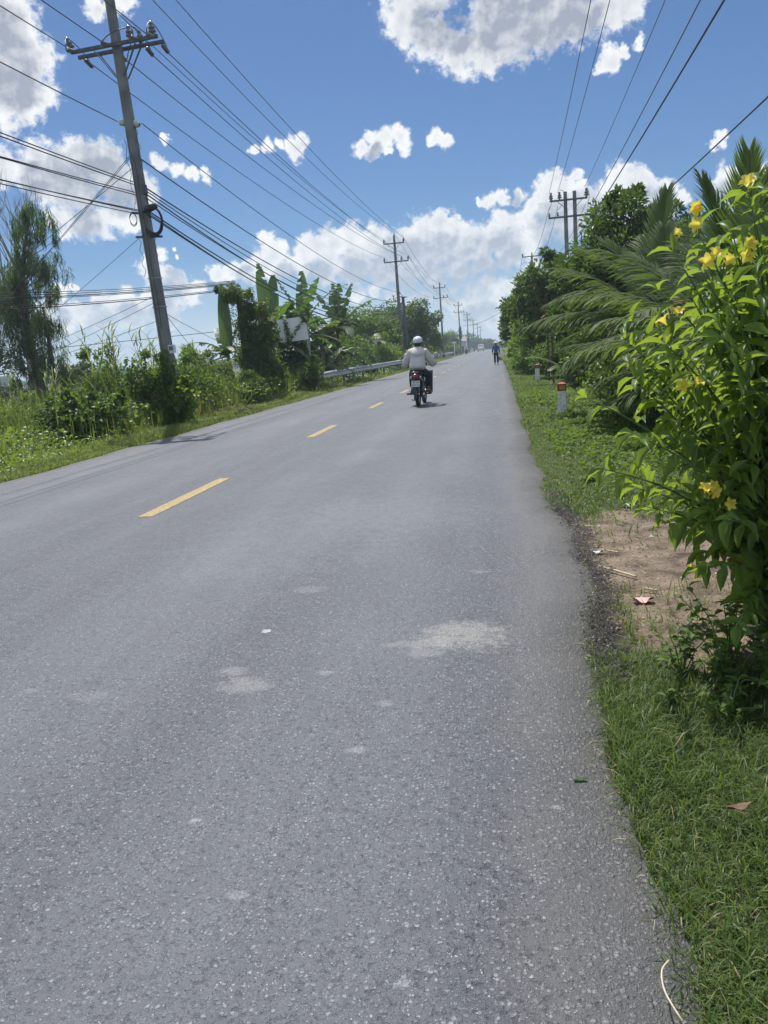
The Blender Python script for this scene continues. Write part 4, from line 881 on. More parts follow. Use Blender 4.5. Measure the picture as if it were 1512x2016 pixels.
palm('ragged coconut palm with a torn upright frond beside the glossy tree', 3.1, 17.0, 1.9, [(.9, 1.35, .95, .5), (1.4, 1.15, .8, .9), (.4, .95, .9, 1.), (2.9, 1.1, .8, 1.), (3.4, .7, .9, 1.2), (4.4, .6, .9, 1.2), (5.4, .7, .9, 1.1)])
palm('coconut palm whose dark fronds fan out between the glossy tree and the arching fronds', 3.0, 15.0, 1.25, [(2.9, 1.05, 1., 1.1), (3.3, .75, 1.05, 1.2), (2.4, 1.2, .9, .8), (3.7, .95, .9, 1.3), (1.4, 1.25, .9, .6), (.4, .9, .9, 1.), (4.5, .7, .9, 1.2), (5.4, .7, .8, 1.)])
palm('coconut palm filling the dark gap behind the arching fronds', 4.4, 15.5, 1.2, [(2.2, 1.2, 1., .6), (1.3, 1.3, 1., .5), (3.0, .8, 1., 1.), (3.7, .6, 1., 1.), (.3, .8, 1., 1.), (4.6, .6, 1., 1.)])

rng = np.random.default_rng(15); random.seed(15)
# --- yellow flowered shrub in the foreground
M_petal = solid('yellow petal', (.88, .70, .09), .5, var=.1, scale=20)
def _petal_glow():
    m = M_petal; nt = m.node_tree; N = nt.nodes; L = nt.links; bs = nt.nodes['Principled BSDF']; out = nt.nodes['Material Output']
    tr = N.new('ShaderNodeBsdfTranslucent'); tr.inputs[0].default_value = (.98, .84, .14, 1); ms = N.new('ShaderNodeMixShader'); ms.inputs[0].default_value = .4
    L.new(bs.outputs[0], ms.inputs[1]); L.new(tr.outputs[0], ms.inputs[2]); L.new(ms.outputs[0], out.inputs[0])
_petal_glow()
def T_shrubleaf():
    st = [(0, .05, 0), (.10, .30, .01), (.25, .72, .03), (.42, 1., .03), (.6, .93, .0), (.78, .58, -.07), (.91, .24, -.15)]
    V = []; F = []
    for t, w, h in st:
        e = .05*math.sin(t*19)
        V += [(t, -w/2, h+.17*w+e*.5), (t, -w/4, h+.07*w+.012), (t, 0, h), (t, w/4, h+.07*w+.012), (t, w/2, h+.17*w-e*.5)]
    V.append((1., 0, -.24)); n = len(st)
    for i in range(n-1):
        for k in range(4): F.append((i*5+k, i*5+k+1, i*5+k+6, i*5+k+5))
    T = [((n-1)*5+k, (n-1)*5+k+1, 5*n) for k in range(4)]
    return np.array(V), [np.array(F), np.array(T)]
def flower(b, c, axis, s, buds=True):
    """a trumpet with five rounded lobes"""
    c = Vector(c); ax = Vector(axis).normalized(); u = ax.orthogonal().normalized(); v = ax.cross(u); ph = random.random()*6
    n = 20; rings = []
    for r, z, rip in ((.06, 0, 0), (.10, .3, 0), (.24, .62, .02), (.42, .82, .10), (.62, .92, .30)):
        rings.append([c+ax*z*s+(u*math.cos(2*math.pi*k/n+ph)+v*math.sin(2*math.pi*k/n+ph))*s*r*(1+rip*math.cos(5*2*math.pi*k/n))-ax*s*.12*(r > .5)*max(0, math.cos(5*2*math.pi*k/n)) for k in range(n)])
    b.loft(rings, cap=False)
def make_shrub():
    X, Y = 1.30, 3.48; t = thing('flowering_shrub', 'leafy shrub with yellow trumpet flowers filling the foreground verge', 'shrub', (X, Y, gzf(X, Y)))
    b = MB(); P = []; A = []; Nn = []; Ls = []; Ws = []; Rn = []
    blobs = [(0, 0, .95, .86, .80, .72), (-.25, -.3, 1.25, .58, .55, .46), (-.08, -.2, 1.48, .46, .45, .30), (-.1, -.3, .6, .5, .5, .46), (.5, -.3, 1.5, .5, .5, .5), (-.05, -.7, .3, .28, .26, .26)]
    tips = []
    for bl, k in zip(blobs, (92, 84, 50, 44, 44, 14)):
        d = rdir(k); r = .62+.38*rng.random(k)**.5
        for q, rr in zip(d, r): tips.append(np.array(bl[:3])+q*np.array(bl[3:])*rr)
    # sprigs that stand out of the outline
    for q in ((-.98, -.42, 1.12), (-.92, -.42, .84), (-.74, -.45, .68), (-.82, -.5, .98), (-.70, -.4, 1.34), (-.62, -.5, 1.24), (-.60, -.6, .48), (-.52, -.6, 1.42), (-.66, -.4, 1.63), (-.70, -.35, 1.50), (-.42, -.5, 1.74), (-.55, -.3, 1.70), (.02, -.4, 2.0), (-.5, -.7, .30), (-.32, -.85, .2), (-.52, -.6, .66), (-.35, -.8, .42), (-.15, -.9, .2)): tips.append(np.array(q))
    for k in range(12): tips.append(np.array((rng.uniform(-.5, .3), rng.uniform(-.5, -.2), rng.uniform(1.62, 1.95))))
    for k in range(22): tips.append(np.array((rng.uniform(-.42, .35), rng.uniform(-.95, -.45), rng.uniform(.12, .55))))
    for i, tp in enumerate(tips):
        tp = Vector(tp); tp.z = max(tp.z, .12)
        foot = Vector((rng.normal(0, .09), rng.normal(0, .09), 0)); out = Vector((tp.x, tp.y, 0)); mid = foot.lerp(tp, .55)+Vector((-out.x*.15, -out.y*.15, .16+.05*rng.random()))
        pts = []
        for j in range(11):
            u = j/10; pts.append(foot*(1-u)**2+mid*2*u*(1-u)+tp*u*u)
        if i % 4 == 0: b.tube(pts, [.011*(1-j/10)+.0022 for j in range(11)], 6)
        else: b.tube(pts[5:], [.0055*(1-j/5)+.002 for j in range(6)], 5)
        m = rng.integers(10, 16); ph = rng.random()*6.28
        for j in range(m):
            u = .45+.55*j/(m-1); f = u*10; k = min(9, int(f)); q = pts[k].lerp(pts[k+1], f-k); d = (pts[k+1]-pts[k]).normalized(); s1 = d.orthogonal().normalized(); s2 = d.cross(s1)
            for w in range(1 if u < .95 else 2):
                a = ph+j*2.2+w*2; o = d*rng.uniform(.45, .95)+(s1*math.cos(a)+s2*math.sin(a))*rng.uniform(.6, 1.)+Vector((0, 0, -rng.uniform(.15, .95)))
                P.append(q); A.append(o); Nn.append(Vector((0, 0, 1))*.9+d*.5+Vector(rdir(1)[0])*.55); L_ = rng.uniform(.075, .145)*(1.05-.25*max(0, u-.8)/.2); Ls.append(L_); Ws.append(L_*rng.uniform(.30, .40)); Rn.append(np.clip(.35+.45*(u-.5)*rng.random()+rng.normal(.05, .2), 0, 1))
    lv = leaves(T_shrubleaf(), np.array([tuple(v) for v in P]), np.array([tuple(v) for v in A]), np.array([tuple(v) for v in Nn]), np.array(Ls), np.array(Ws), np.array(Rn))
    mesh_leaves('foliage', [lv], M_leaf_shrub, t); b.build('stem', M_green_stem, t, smooth=True)
    # flowers in small clusters at the ends of sprigs
    clusters = [(-.60, -.45, 1.72, 4), (-.52, -.45, 1.56, 4), (-.36, -.45, 1.60, 2), (-.30, -.45, 1.28, 5), (-.18, -.45, 1.32, 4), (-.56, -.5, .76, 4), (-.50, -.52, .72, 1), (-.60, -.55, .46, 3), (-.14, -.55, .62, 5), (-.20, -.5, .56, 3), (-.05, -.5, 1.05, 3), (-.62, -.5, 1.14, 2), (-.4, -.62, .98, 2), (-.7, -.45, 1.42, 2), (-.22, -.6, .86, 2), (.2, -.5, 1.5, 4), (.3, -.6, .9, 4), (-.45, -.42, 1.83, 2)]
    for cx, cy, cz, k in clusters:
        for j in range(k):
            fb = MB(); sb = MB(); c = Vector((cx, cy, cz))+Vector(rng.normal(0, .028, 3)); ax = Vector((rng.normal(-.1, .5), -.75+rng.normal(0, .4), .25+rng.normal(0, .4)))
            s = rng.uniform(.028, .042) if rng.random() > .4 else rng.uniform(.016, .026); flower(fb, c-ax.normalized()*s*.4, ax, s)
            sb.tube([Vector((cx+.03, cy+.06, cz-.05)), c-ax.normalized()*s*.4], [.002, .003], 5)
            f = fb.build('flower', [M_petal], t, smooth=True); sb.build('calyx', M_green_stem, f, smooth=True)
make_shrub()
# red leaved plant glimpsed inside the shrub's shade
def ti_plant():
    x, y = 1.32, 4.35; t = thing('red_leaf_plant', 'plant with red leaves glimpsed low behind the yellow flowered shrub', 'plant', (x, y, gzf(x, y)))
    m = leafmat('red leaf', (.25, .03, .03), (.5, .10, .08), trans=(.6, .08, .06), tw=.4); n = 26
    a = rng.random(n)*6.28; A = np.stack([np.cos(a), np.sin(a), rng.uniform(.3, 1.6, n)], -1); P = np.stack([rng.normal(0, .02, n), rng.normal(0, .02, n), rng.uniform(.25, .5, n)], -1)
    mesh_leaves('foliage', [leaves(T_broad(), P, A, np.stack([-A[:, 0], -A[:, 1], 1+0*a], -1), rng.uniform(.18, .28, n), rng.uniform(.05, .075, n))], m, t)
    b = MB(); limb(b, (0, 0, -.03), (0, 0, .5), .012, .008); b.build('stem', M_bark, t, smooth=True)
ti_plant()
# small weeds at the shrub's foot and on the verge
def weed(x, y, h, n, L, label, mat=None, group='low weeds on the verge', W=.55):
    t = thing('weed', label, 'weed', (x, y, gzf(x, y)-.005), 0, group); b = MB(); P = []; A = []; Nn = []
    for k in range(max(4, n//9)):
        a = rng.random()*6.28; tip = Vector((math.cos(a)*h*.9*rng.random(), math.sin(a)*h*.9*rng.random(), h*rng.uniform(.5, 1.))); b.tube([Vector((0, 0, -.01)), tip*.5+Vector((0, 0, h*.12)), tip], [.003, .0025, .0015], 5)
        for j in range(9):
            u = .35+.65*j/8; P.append(tip*u); aa = rng.random()*6.28; A.append(Vector((math.cos(aa), math.sin(aa), rng.uniform(-.3, .6)))); Nn.append(Vector((0, 0, 1))+Vector(rdir(1)[0])*.4)
    n = len(P); l = rng.uniform(L*.7, L*1.25, n)
    mesh_leaves('foliage', [leaves(T_broad(), np.array([tuple(v) for v in P]), np.array([tuple(v) for v in A]), np.array([tuple(v) for v in Nn]), l, l*W)], mat or M_cover, t); b.build('stem', M_green_stem, t)
for i, (x, y, h, n, L, lb) in enumerate(((.66, 3.02, .20, 60, .045, 'bushy pale green weed at the near end of the bare earth'), (.86, 3.10, .24, 70, .05, 'largest leafy weed under the shrub beside the bare earth'), (1.08, 2.95, .22, 70, .05, 'leafy weed in the deep shade under the shrub'),
        (.74, 2.66, .12, 40, .04, 'low weed in the grass just in front of the shrub'), (.95, 2.55, .12, 40, .045, 'spreading weed in the shaded grass below the shrub leaves'), (.55, 2.72, .09, 27, .035, 'tiny weed by the tarmac where the bare earth ends'),
        (.98, 6.7, .10, 36, .05, 'star shaped weed in the grass beyond the bare earth'), (.75, 7.4, .09, 36, .045, 'small weed on the grassy verge between earth and kilometre post'), (1.5, 6.1, .16, 45, .05, 'weed beside the leafy shrub past the bare earth'), (.78, 2.86, .2, 80, .045, 'dense clump of small leaved weeds between the bare earth and the near grass'), (.95, 2.8, .22, 80, .05, 'dense leafy weeds directly below the lowest shrub leaves'), (1.15, 3.2, .28, 80, .055, 'tall leafy weeds inside the shade of the shrub'))):
    weed(x, y, h*1.25, int(n*1.5), L, lb)
for i, (x, y, lb) in enumerate(((1.9, 13.0, 'clump of grey green strap leaves behind the nearer kilometre post'), (2.35, 12.2, 'second clump of strap leaves at the foot of the low palm'), (2.1, 15.2, 'clump of strap leaves in shade past the nearer kilometre post'))):
    t = thing('strap_leaf_plant', lb, 'plant', (x, y, gzf(x, y)), 0, 'strap leaved plants at the shaded bank'); n = 46; a = rng.random(n)*6.28
    A = np.stack([np.cos(a), np.sin(a), rng.uniform(.4, 2., n)], -1); TV, TF = T_bent(); TV = TV.copy(); TV[:, 2] = [0, 0, .02, .02, -.06, -.06, -.24]
    mesh_leaves('foliage', [leaves((TV, TF), rng.normal(0, .06, (n, 3))*np.array((1, 1, .2)), A, np.stack([-A[:, 0], -A[:, 1], 1.+0*a], -1), rng.uniform(.3, .5, n), rng.uniform(.02, .032, n))], M_leaf_palm, t)

# ------------------------------------------------------------------ poles
def insulator(b, c, up, s=1., mi=0):
    """ribbed pin insulator standing at c along up"""
    up = Vector(up).normalized(); M = up.to_track_quat('Z', 'Y').to_matrix()
    b.lathe([(.03*s, 0), (.035*s, .05*s), (.085*s, .06*s), (.09*s, .09*s), (.05*s, .11*s), (.05*s, .13*s), (.075*s, .14*s), (.078*s, .17*s), (.045*s, .19*s), (.04*s, .24*s), (.055*s, .26*s), (.03*s, .3*s)], c, 10, M, mi)
def strain(b, p, q, s=1.):
    """string of discs hung between arm and wire"""
    p = Vector(p); q = Vector(q); M = (q-p).to_track_quat('Z', 'Y').to_matrix(); l = (q-p).length
    pr = [(.012, 0), (.012, l*.12)]
    for k in range(4): z = l*(.15+.18*k); pr += [(.02, z), (.055*s, z+.02), (.055*s, z+.05), (.025, z+.07)]
    pr += [(.014, l*.9), (.014, l)]
    b.lathe(pr, p, 9, M)
def shaft(b, h, wb, wt, base=-.3, mi=0, at=(0, 0)):
    n = 8; rings = []
    for k in range(n+1):
        z = base+(h-base)*k/n; w = (wb+(wt-wb)*k/n)/2; c = w*.28
        rings.append([Vector((at[0]+px, at[1]+py, z)) for px, py in ((-w+c, -w), (w-c, -w), (w, -w+c), (w, w-c), (w-c, w), (-w+c, w), (-w, w-c), (-w, -w+c))])
    b.loft(rings, mi)
UP_Z, LOW_Z, POLE_H = 10.42, 8.95, 10.85
def make_nearest_pole():
    t = thing('utility_pole', 'tall leaning concrete power pole nearest the camera with coiled black cable and steel crossarm', 'power pole', (-8.32, 19., gzf(-8.32, 19)), 0, 'power poles along the weedy bank')
    t.rotation_euler = (0, R(-2.0), 0)
    b = MB(); shaft(b, POLE_H, .29, .18); b.build('shaft', M_conc, t)
    for dy in (-.17, .17): a = MB(); a.box((0.0, dy, LOW_Z), (2.2, .06, .075)); a.build('crossarm', M_dsteel, t)
    for dy in (-.14, .14):
        for sx in (-1, 1): a = MB(); a.bar((sx*.52, dy, LOW_Z-.05), (sx*.1, dy*.75, LOW_Z-.68), .045, .02); a.build('brace', M_dsteel, t)
    for x, y, up in ((-1.04, -.17, (-.35, -.2, 1)), (.42, -.17, (0, 0, 1)), (.52, .17, (0, 0, 1)), (1.0, -.17, (-.1, 0, 1))):
        i = MB(); insulator(i, (x, y, LOW_Z+.035), up, 1.0); i.build('insulator', M_ceram, t, smooth=True)
    for x in (-.98, -.1, .62, 1.02):
        for sy in (-1, 1):
            i = MB(); strain(i, (x, sy*.2, LOW_Z-.02), (x, sy*.62, LOW_Z-.10)); i.build('insulator', M_ceram, t, smooth=True)
    for x, xt, zt in ((-.98, -1.15, .34), (-.1, .42, .32), (.62, .52, .32), (1.02, .97, .34)):
        j = MB(); pts = []
        for k in range(15):
            u = k/14; c = Vector((x, -.62, LOW_Z-.1)).lerp(Vector((x, .62, LOW_Z-.1)), u); w = math.sin(math.pi*u); pts.append(c+Vector(((xt-x)*w, 0, (zt+.1)*w**.7)))
        j.tube(pts, .0125, 5); j.build('jumper_wire', M_alum, t, smooth=True)
    a = MB(); a.box((0, -.0, UP_Z), (1.9, .3, .09)); a.build('crossarm', M_dsteel, t)
    for x in (-.9, 0.25, .82):
        i = MB(); insulator(i, (x, 0, UP_Z+.045), (0, 0, 1)); i.build('insulator', M_ceram, t, smooth=True)
    for sx in (-1, 1):   # clear spools for the low wire
        i = MB(); i.lathe([(.02, -.07), (.075, -.06), (.08, -.03), (.045, 0), (.08, .03), (.075, .06), (.02, .07)], (sx*.17, 0, 7.27-.04*sx), 12, Matrix.Rotation(R(90), 3, 'X')); i.build('insulator', M_glass, t, smooth=True)
        a = MB(); a.bar((sx*.08, 0, 7.27-.04*sx), (sx*.26, 0, 7.24-.04*sx), .03, .05); a.build('bracket', M_dsteel, t)
    c = MB()                        # hanging coil of spare cable
    for k in range(5):
        r = .30+.012*k; cz = 4.98-.01*k
        c.tube([Vector((.27+r*.72*math.cos(a_)+.02*math.sin(3*a_+k), -.17-.012*k, cz+r*math.sin(a_))) for a_ in np.linspace(R(-150), R(140), 26)], .014, 6)
    c.build('cable_coil', M_rubber, t, smooth=True)
    s = MB(); s.lathe([(.02, -.17), (.075, -.15), (.09, 0), (.075, .15), (.02, .17)], (.27, -.2, 5.26), 12, Matrix.Rotation(R(78), 3, 'Y')); s.build('cable_splice', M_rubber, t, smooth=True)
    c = MB()
    for k in range(3): c.tube([Vector((-.27+.09*math.cos(a_), -.1, 5.06+.15*math.sin(a_)+.02*k)) for a_ in np.linspace(0, 6.1, 16)], .006, 5)
    c.build('cable_coil', M_rubber, t, smooth=True)
    for p_, q_, w_, h_ in (((.1, -.12, 4.62), (.42, -.14, 4.58), .04, .05), ((-.12, -.1, 4.64), (-.28, -.1, 4.66), .035, .05), ((-.12, -.1, 5.2), (-.28, -.1, 5.24), .035, .05), ((.1, -.12, 5.3), (.2, -.14, 5.3), .05, .09), ((.14, -.1, 5.62), (.14, -.1, 5.82), .1, .12)):
        a = MB(); a.bar(p_, q_, w_, h_); a.build('bracket', M_dsteel, t)
    d = MB()                        # thin wires running down the shaft
    for x0, y0, z0, z1, w in ((-.05, -.155, 7.1, .6, .0), (.03, -.15, 6.5, 2.4, .012), (-.16, -.1, 6.9, 5.3, .04), (.17, -.1, 7.1, 6.2, .05), (.2, -.1, 4.6, 4.1, .03), (-.2, -.1, 4.6, 3.7, .04)):
        d.tube([Vector((x0*(1+.0*k)+w*math.sin(k*1.7), y0-.0*k, z0+(z1-z0)*k/10)) for k in range(11)], .006, 5)
    d.tube([Vector((.14, -.05, 1.95)), Vector((.22, -.08, 1.7)), Vector((.25, -.1, 1.3)), Vector((.24, -.1, .8))], .009, 6)
    d.build('down_wire', M_rubber, t, smooth=True)
    for z in (3.65, 2.95): a = MB(); a.box((0, 0, z), (.29-.0105*z+.012,)*2+(.03,)); a.build('strap', M_steel, t)
    return t
NEARPOLE = make_nearest_pole()
def meter():
    t = thing('meter_box', 'small white electricity meter box in the leaves at the foot of the nearest pole', 'meter box', (-8.05, 18.55, 1.86))
    b = MB(); b.box((0, 0, 0), (.16, .12, .2), bev=.015); b.build('case', M_white, t); b = MB(); b.box((0, -.064, .02), (.11, .012, .1)); b.build('window', solid('meter window', (.12, .14, .15), .15, var=.1), t)
    b = MB(); b.bar((0, 0, -.15), (0, 0, -1.75), .05, .05); b.build('post', M_steel, t)
meter()
def make_pole_kind():
    t = thing('utility_pole', 'x', 'power pole', (0, 0, 0), 0, 'power poles along the weedy bank')
    b = MB(); shaft(b, POLE_H+.15, .34, .18); b.build('shaft', M_conc, t)
    for z, w, off in ((UP_Z, 1.75, -.05), (LOW_Z, 2.1, .05)):
        a = MB(); a.box((off, -.13, z), (w, .08, .09)); a.build('crossarm', M_dsteel, t)
        a = MB()
        for sx in (-1, 1): a.bar((sx*.5+off, -.13, z-.04), (sx*.08, -.12, z-.5), .04, .02)
        a.build('brace', M_dsteel, t)
    for x, z in ((-.87, UP_Z), (.78, UP_Z), (-.95, LOW_Z), (.5, LOW_Z), (1.06, LOW_Z)):
        i = MB(); insulator(i, (x, -.13, z+.045), (0, 0, 1), 1.1); i.build('insulator', M_ceram, t, smooth=True)
    i = MB(); insulator(i, (0, 0, POLE_H+.1), (0, 0, 1), .9); i.build('insulator', M_ceram, t, smooth=True)
    a = MB(); a.bar((-.1, -.12, 6.4), (.2, -.12, 6.4), .04, .05); a.build('bracket', M_dsteel, t); a = MB(); a.bar((-.1, -.12, 5.5), (.3, -.14, 5.5), .04, .05); a.build('bracket', M_dsteel, t)
    return t
POLE = make_pole_kind()
PY = [67, 118, 170, 220, 271, 322, 372]; PX = [-8.34, -8.46, -8.45, -8.68, -8.8, -8.85, -8.9]
PN = ['double armed concrete pole rising beside the big round tree with a stub at its side', 'second double armed pole, above the big round tree', 'double armed pole with a dark drum above the second guardrail', 'fourth double armed pole down the line above the house roof',
      'fifth double armed pole in the far row', 'sixth double armed pole shrinking toward the bend', 'last visible pole of the far row']
POLES = []
for i in range(7):
    p = POLE if i == 0 else copy_tree(POLE); p.location = (PX[i], PY[i], -.1); p['label'] = PN[i]; POLES.append(p)
def extra_gear():
    t = thing('stub_pole', 'short dark wooden stub pole standing against the double armed pole', 'pole', (-8.02, 67.5, -.1)); b = MB(); b.tube([Vector((0, 0, -.2)), Vector((.03, 0, 3.)), Vector((0, 0, 6.1))], [.17, .16, .13], 9); b.build('shaft', M_dsteel, t, smooth=True)
    a = MB(); a.bar((-.45, 0, 6.15), (.35, 0, 6.05), .06, .08); a.bar((-.3, 0, 6.6), (.0, 0, 6.1), .04, .05); a.build('bracket', M_dsteel, t)
    t = thing('transformer', 'dark drum transformer clamped to the third pole down the line', 'transformer', (PX[2]+.1, PY[2]-.35, 4.6)); b = MB(); b.lathe([(.2, -1.2), (.3, -1.15), (.3, 1.1), (.22, 1.25)], (0, 0, 0), 12); b.build('tank', M_dsteel, t, smooth=True)
    b = MB()
    for x in (-.15, .15): insulator(b, (x, 0, 1.2), (0, 0, 1), .8)
    b.build('bushing', M_ceram, t, smooth=True)
    t = thing('street_pole', 'thin pale steel post standing in the bushes past the first guardrail', 'post', (-8.35, 71., -.1)); b = MB(); b.tube([Vector((0, 0, 0)), Vector((0, 0, 2.6))], .045, 8); b.box((0, -.05, 2.45), (.16, .03, .2)); b.build('shaft', M_steel, t)
    t = thing('road_sign', 'white roadside post with a small edge-on sign plate by the end of the second guardrail', 'road sign', (-9.1, 158., -.1)); b = MB(); b.tube([Vector((0, 0, 0)), Vector((0, 0, 2.5))], .09, 8); b.build('post', M_white, t); b = MB(); b.box((0, 0, 2.7), (.75, .5, .34)); b.build('plate', M_white, t)
extra_gear()
# near bank: a twin pole, then single poles
def twin_pole():
    t = thing('twin_pole', 'pair of concrete poles bolted together under two steel arms above the glossy trees', 'power pole', (4.5, 50., -.2)); z0 = .2
    for x in (-.27, .27):
        b = MB(); shaft(b, 9.98+z0, .32, .2, at=(x, 0)); b.build('shaft', M_conc, t)
    for z, w, off in ((9.5+z0, 2.2, -.1), (8.55+z0, 2.35, -.12)):
        a = MB(); a.box((off, -.16, z), (w, .09, .1)); a.build('crossarm', M_dsteel, t)
    a = MB(); a.bar((-.75, -.16, 9.45+z0), (-.2, -.15, 8.95+z0), .05, .03); a.build('brace', M_dsteel, t); a = MB(); a.bar((.7, -.16, 9.45+z0), (.2, -.15, 8.95+z0), .05, .03); a.build('brace', M_dsteel, t)
    for x, z, s in ((-1.12, 9.5, 1.5), (-.62, 9.5, 1.5), (.95, 9.5, 1.7), (-1.25, 8.55, .9), (-.75, 8.55, .9), (1.0, 8.55, .9)):
        i = MB(); insulator(i, (x, -.16, z+z0+.04), (0, 0, 1), s); i.build('insulator', M_ceram, t, smooth=True)
    a = MB(); a.box((0, -.16, 6.6+z0), (.75, .08, .12)); a.build('clamp', M_dsteel, t)
    j = MB()
    for x0, x1, z0_, z1 in ((-1.12, -1.25, 9.9, 9.0), (-.62, -.3, 10.1, 9.6), (.95, 1.0, 10.1, 9.0), (-.75, -.45, 8.95, 9.35)): j.tube([Vector((x0+(x1-x0)*u+.12*math.sin(math.pi*u), -.18, z0_+(z1-z0_)*u+.2+.1*math.sin(math.pi*u))) for u in np.linspace(0, 1, 9)], .014, 5)
    j.build('jumper_wire', M_alum, t, smooth=True)
twin_pole()
def single_kind():
    t = thing('utility_pole', 'x', 'power pole', (0, 0, 0), 0, 'poles above the shaded verge'); b = MB(); shaft(b, 9.9, .3, .19); b.build('shaft', M_conc, t)
    a = MB(); a.box((0, -.13, 9.9), (2.1, .08, .1)); a.build('crossarm', M_dsteel, t); a = MB()
    for sx in (-1, 1): a.bar((sx*.55, -.13, 9.86), (sx*.08, -.12, 9.3), .04, .02)
    a.build('brace', M_dsteel, t)
    for x in (-.98, .0, .98): i = MB(); insulator(i, (x, -.13, 9.94), (0, 0, 1), 1.2); i.build('insulator', M_ceram, t, smooth=True)
    return t
q = single_kind(); QY = [88, 140]; QX = [3.78, 3.55]; QZ = [.5, .4]
for i, lb in enumerate(('single armed pole rising from the dark trees past the twin pole', 'distant single armed pole half hidden by the dark trees near the walker')):
    p = q if i == 0 else copy_tree(q); p.location = (QX[i], QY[i], QZ[i]); p['label'] = lb

# ------------------------------------------------------------------ wires
def wire(label, a, b_, sag, r=.012, mat=None, group='overhead wires on the weedy bank', n=26, twist=False):
    a = Vector(a); b_ = Vector(b_); m = MB(); pts = []
    for k in range(n+1):
        u = k/n; pts.append(a.lerp(b_, u)-Vector((0, 0, 4*sag*u*(1-u))))
    m.tube(pts, r, 5); o = m.build('overhead_wire', mat or M_alum, smooth=True); tag(o, label, 'wire', group); return o
PREV = Vector((-8.35, -29., 0))
lean = math.tan(R(2.0))
def np_(x, y, z): return Vector((-8.32+x-lean*z, 19.+y, z))
slots = [('upper arm field end', -.9, UP_Z+.36), ('pole top', .25, UP_Z+.36), ('upper arm road end', .82, UP_Z+.36), ('lower arm field end', -.98, LOW_Z-.1), ('lower arm inner road side', .62, LOW_Z-.1), ('lower arm road end', 1.02, LOW_Z-.1), ('lower arm middle', -.1, LOW_Z-.1)]
for nm, x, z in slots:
    up = z > 10; y1 = 0 if up else .62; y0 = 0 if up else -.62
    zz = z if not up else z; far = {'lower arm middle': .5, 'lower arm inner road side': .5}.get(nm, x); far = {.25: 0., .62: .5}.get(far, far)
    wire('power line ahead from the '+nm+' of the nearest pole', np_(x, y1, zz), (PX[0]+far, PY[0]-.13, (POLE_H+.35 if nm == 'pole top' else (UP_Z if up else LOW_Z)+.3)), .55, .0125)
    if nm != 'lower arm inner road side': wire('power line back overhead from the '+nm+' of the nearest pole', np_(x, y0, zz), (PREV.x+x, PREV.y, z), .5, .0125)
for j in range(4):
    for nm, x, z in (('upper arm field end', -.87, UP_Z+.33), ('pole top', 0., POLE_H+.35), ('upper arm road end', .78, UP_Z+.33), ('lower arm field end', -.95, LOW_Z+.33), ('lower arm inner pin', .5, LOW_Z+.33), ('lower arm road end', 1.06, LOW_Z+.33)):
        wire('thin line at the '+nm+', '+('first', 'second', 'third', 'fourth')[j]+' span past the stub pole', (PX[j]+x, PY[j]-.13, z), (PX[j+1]+x, PY[j+1]-.13, z), 1.1, .014+.003*j, n=16)
# low conductor on clear spools
wire('low power line from the clear spool of the nearest pole down the road', np_(.28, .05, 7.22), (PX[0], PY[0], 6.4), .75, .0125); wire('low power line from the clear spool running back past the camera', np_(-.28, -.05, 7.3), (PREV.x-.3, PREV.y, 7.2), .5, .0125)
wire('twisted service cable leaving the nearest pole below the spools', np_(.15, 0, 6.4), (PX[0], PY[0], 5.6), .9, .016, M_rubber)
for k, (z, zf, sg) in enumerate(((5.75, 5.2, 1.05), (5.68, 5.1, 1.25), (5.6, 5.0, 1.45), (5.5, 4.95, 1.3), (5.2, 4.8, 1.55), (5.15, 4.7, 1.7), (5.1, 4.6, 1.6))):
    wire('telecom cable '+('topmost of the bundle', 'second in the bundle', 'upper middle of the bundle', 'middle of the bundle', 'lower middle of the bundle', 'sixth in the bundle', 'lowest of the bundle')[k]+' sagging ahead from the nearest pole', np_(.15, -.1, z), (PX[0]+.1, PY[0]-.1, zf), sg, .013 if k % 2 else .018, M_rubber)
for k, (z, zb, sg, r) in enumerate(((5.9, 6.1, .5, .012), (5.84, 6.0, .5, .012), (5.66, 5.6, .9, .0115), (5.6, 5.55, .8, .011), (5.25, 5.35, .95, .0115), (5.22, 5.3, .85, .011), (5.15, 5.0, .8, .010))):
    wire('black telecom cable '+('highest of those', 'second of those', 'third and thick of those', 'fourth of those', 'fifth and thick of those', 'sixth of those', 'lowest of those')[k]+' running back overhead from the nearest pole', np_(-.12, -.1, z), (PREV.x-.4, PREV.y, zb), sg, r, M_rubber)
# cables from across the field to the creeper column, passing behind the pole
for k, (zl, zr, dx) in enumerate(((5.55, 4.42, 0), (5.4, 4.38, 0), (5.25, 4.34, 0), (5.2, 4.3, .1), (4.75, 4.16, 0), (4.65, 4.12, 0))):
    wire('telecom cable '+('highest', 'second', 'third', 'fourth', 'fifth', 'lowest')[k]+' of the sheaf crossing to the creeper column', (-31., 22.+.3*k, zl+.5), (-9.6+dx, 28.6, zr), .55, .018 if k in (2, 5) else .012, M_rubber, 'cables crossing the field')
wire('single thin wire crossing low over the field behind the nearest pole', (-34., 30., 2.7), (-9.5, 30., 2.75), .12, .012, M_rubber, 'cables crossing the field')
for k, (z, q_) in enumerate(((6.55, (-30., 36., 1.2)), (6.5, (-30., 35., .6)), (6.25, (-30., 30., .8)), (4.7, (-28., 34., .4)), (3.2, (-24., 26., .8)), (3.05, (-24., 27., .5)), (2.6, (-24., 24., .6)))):
    wire('stay wire '+('highest of those slanting', 'second of those slanting', 'third of those slanting', 'middle of those slanting', 'fifth of those slanting', 'sixth of those slanting', 'lowest of those slanting')[k]+' from the nearest pole to the field', np_(-.1, 0, z), q_, .25, .006 if k > 2 else .0075, M_rubber, 'cables crossing the field')
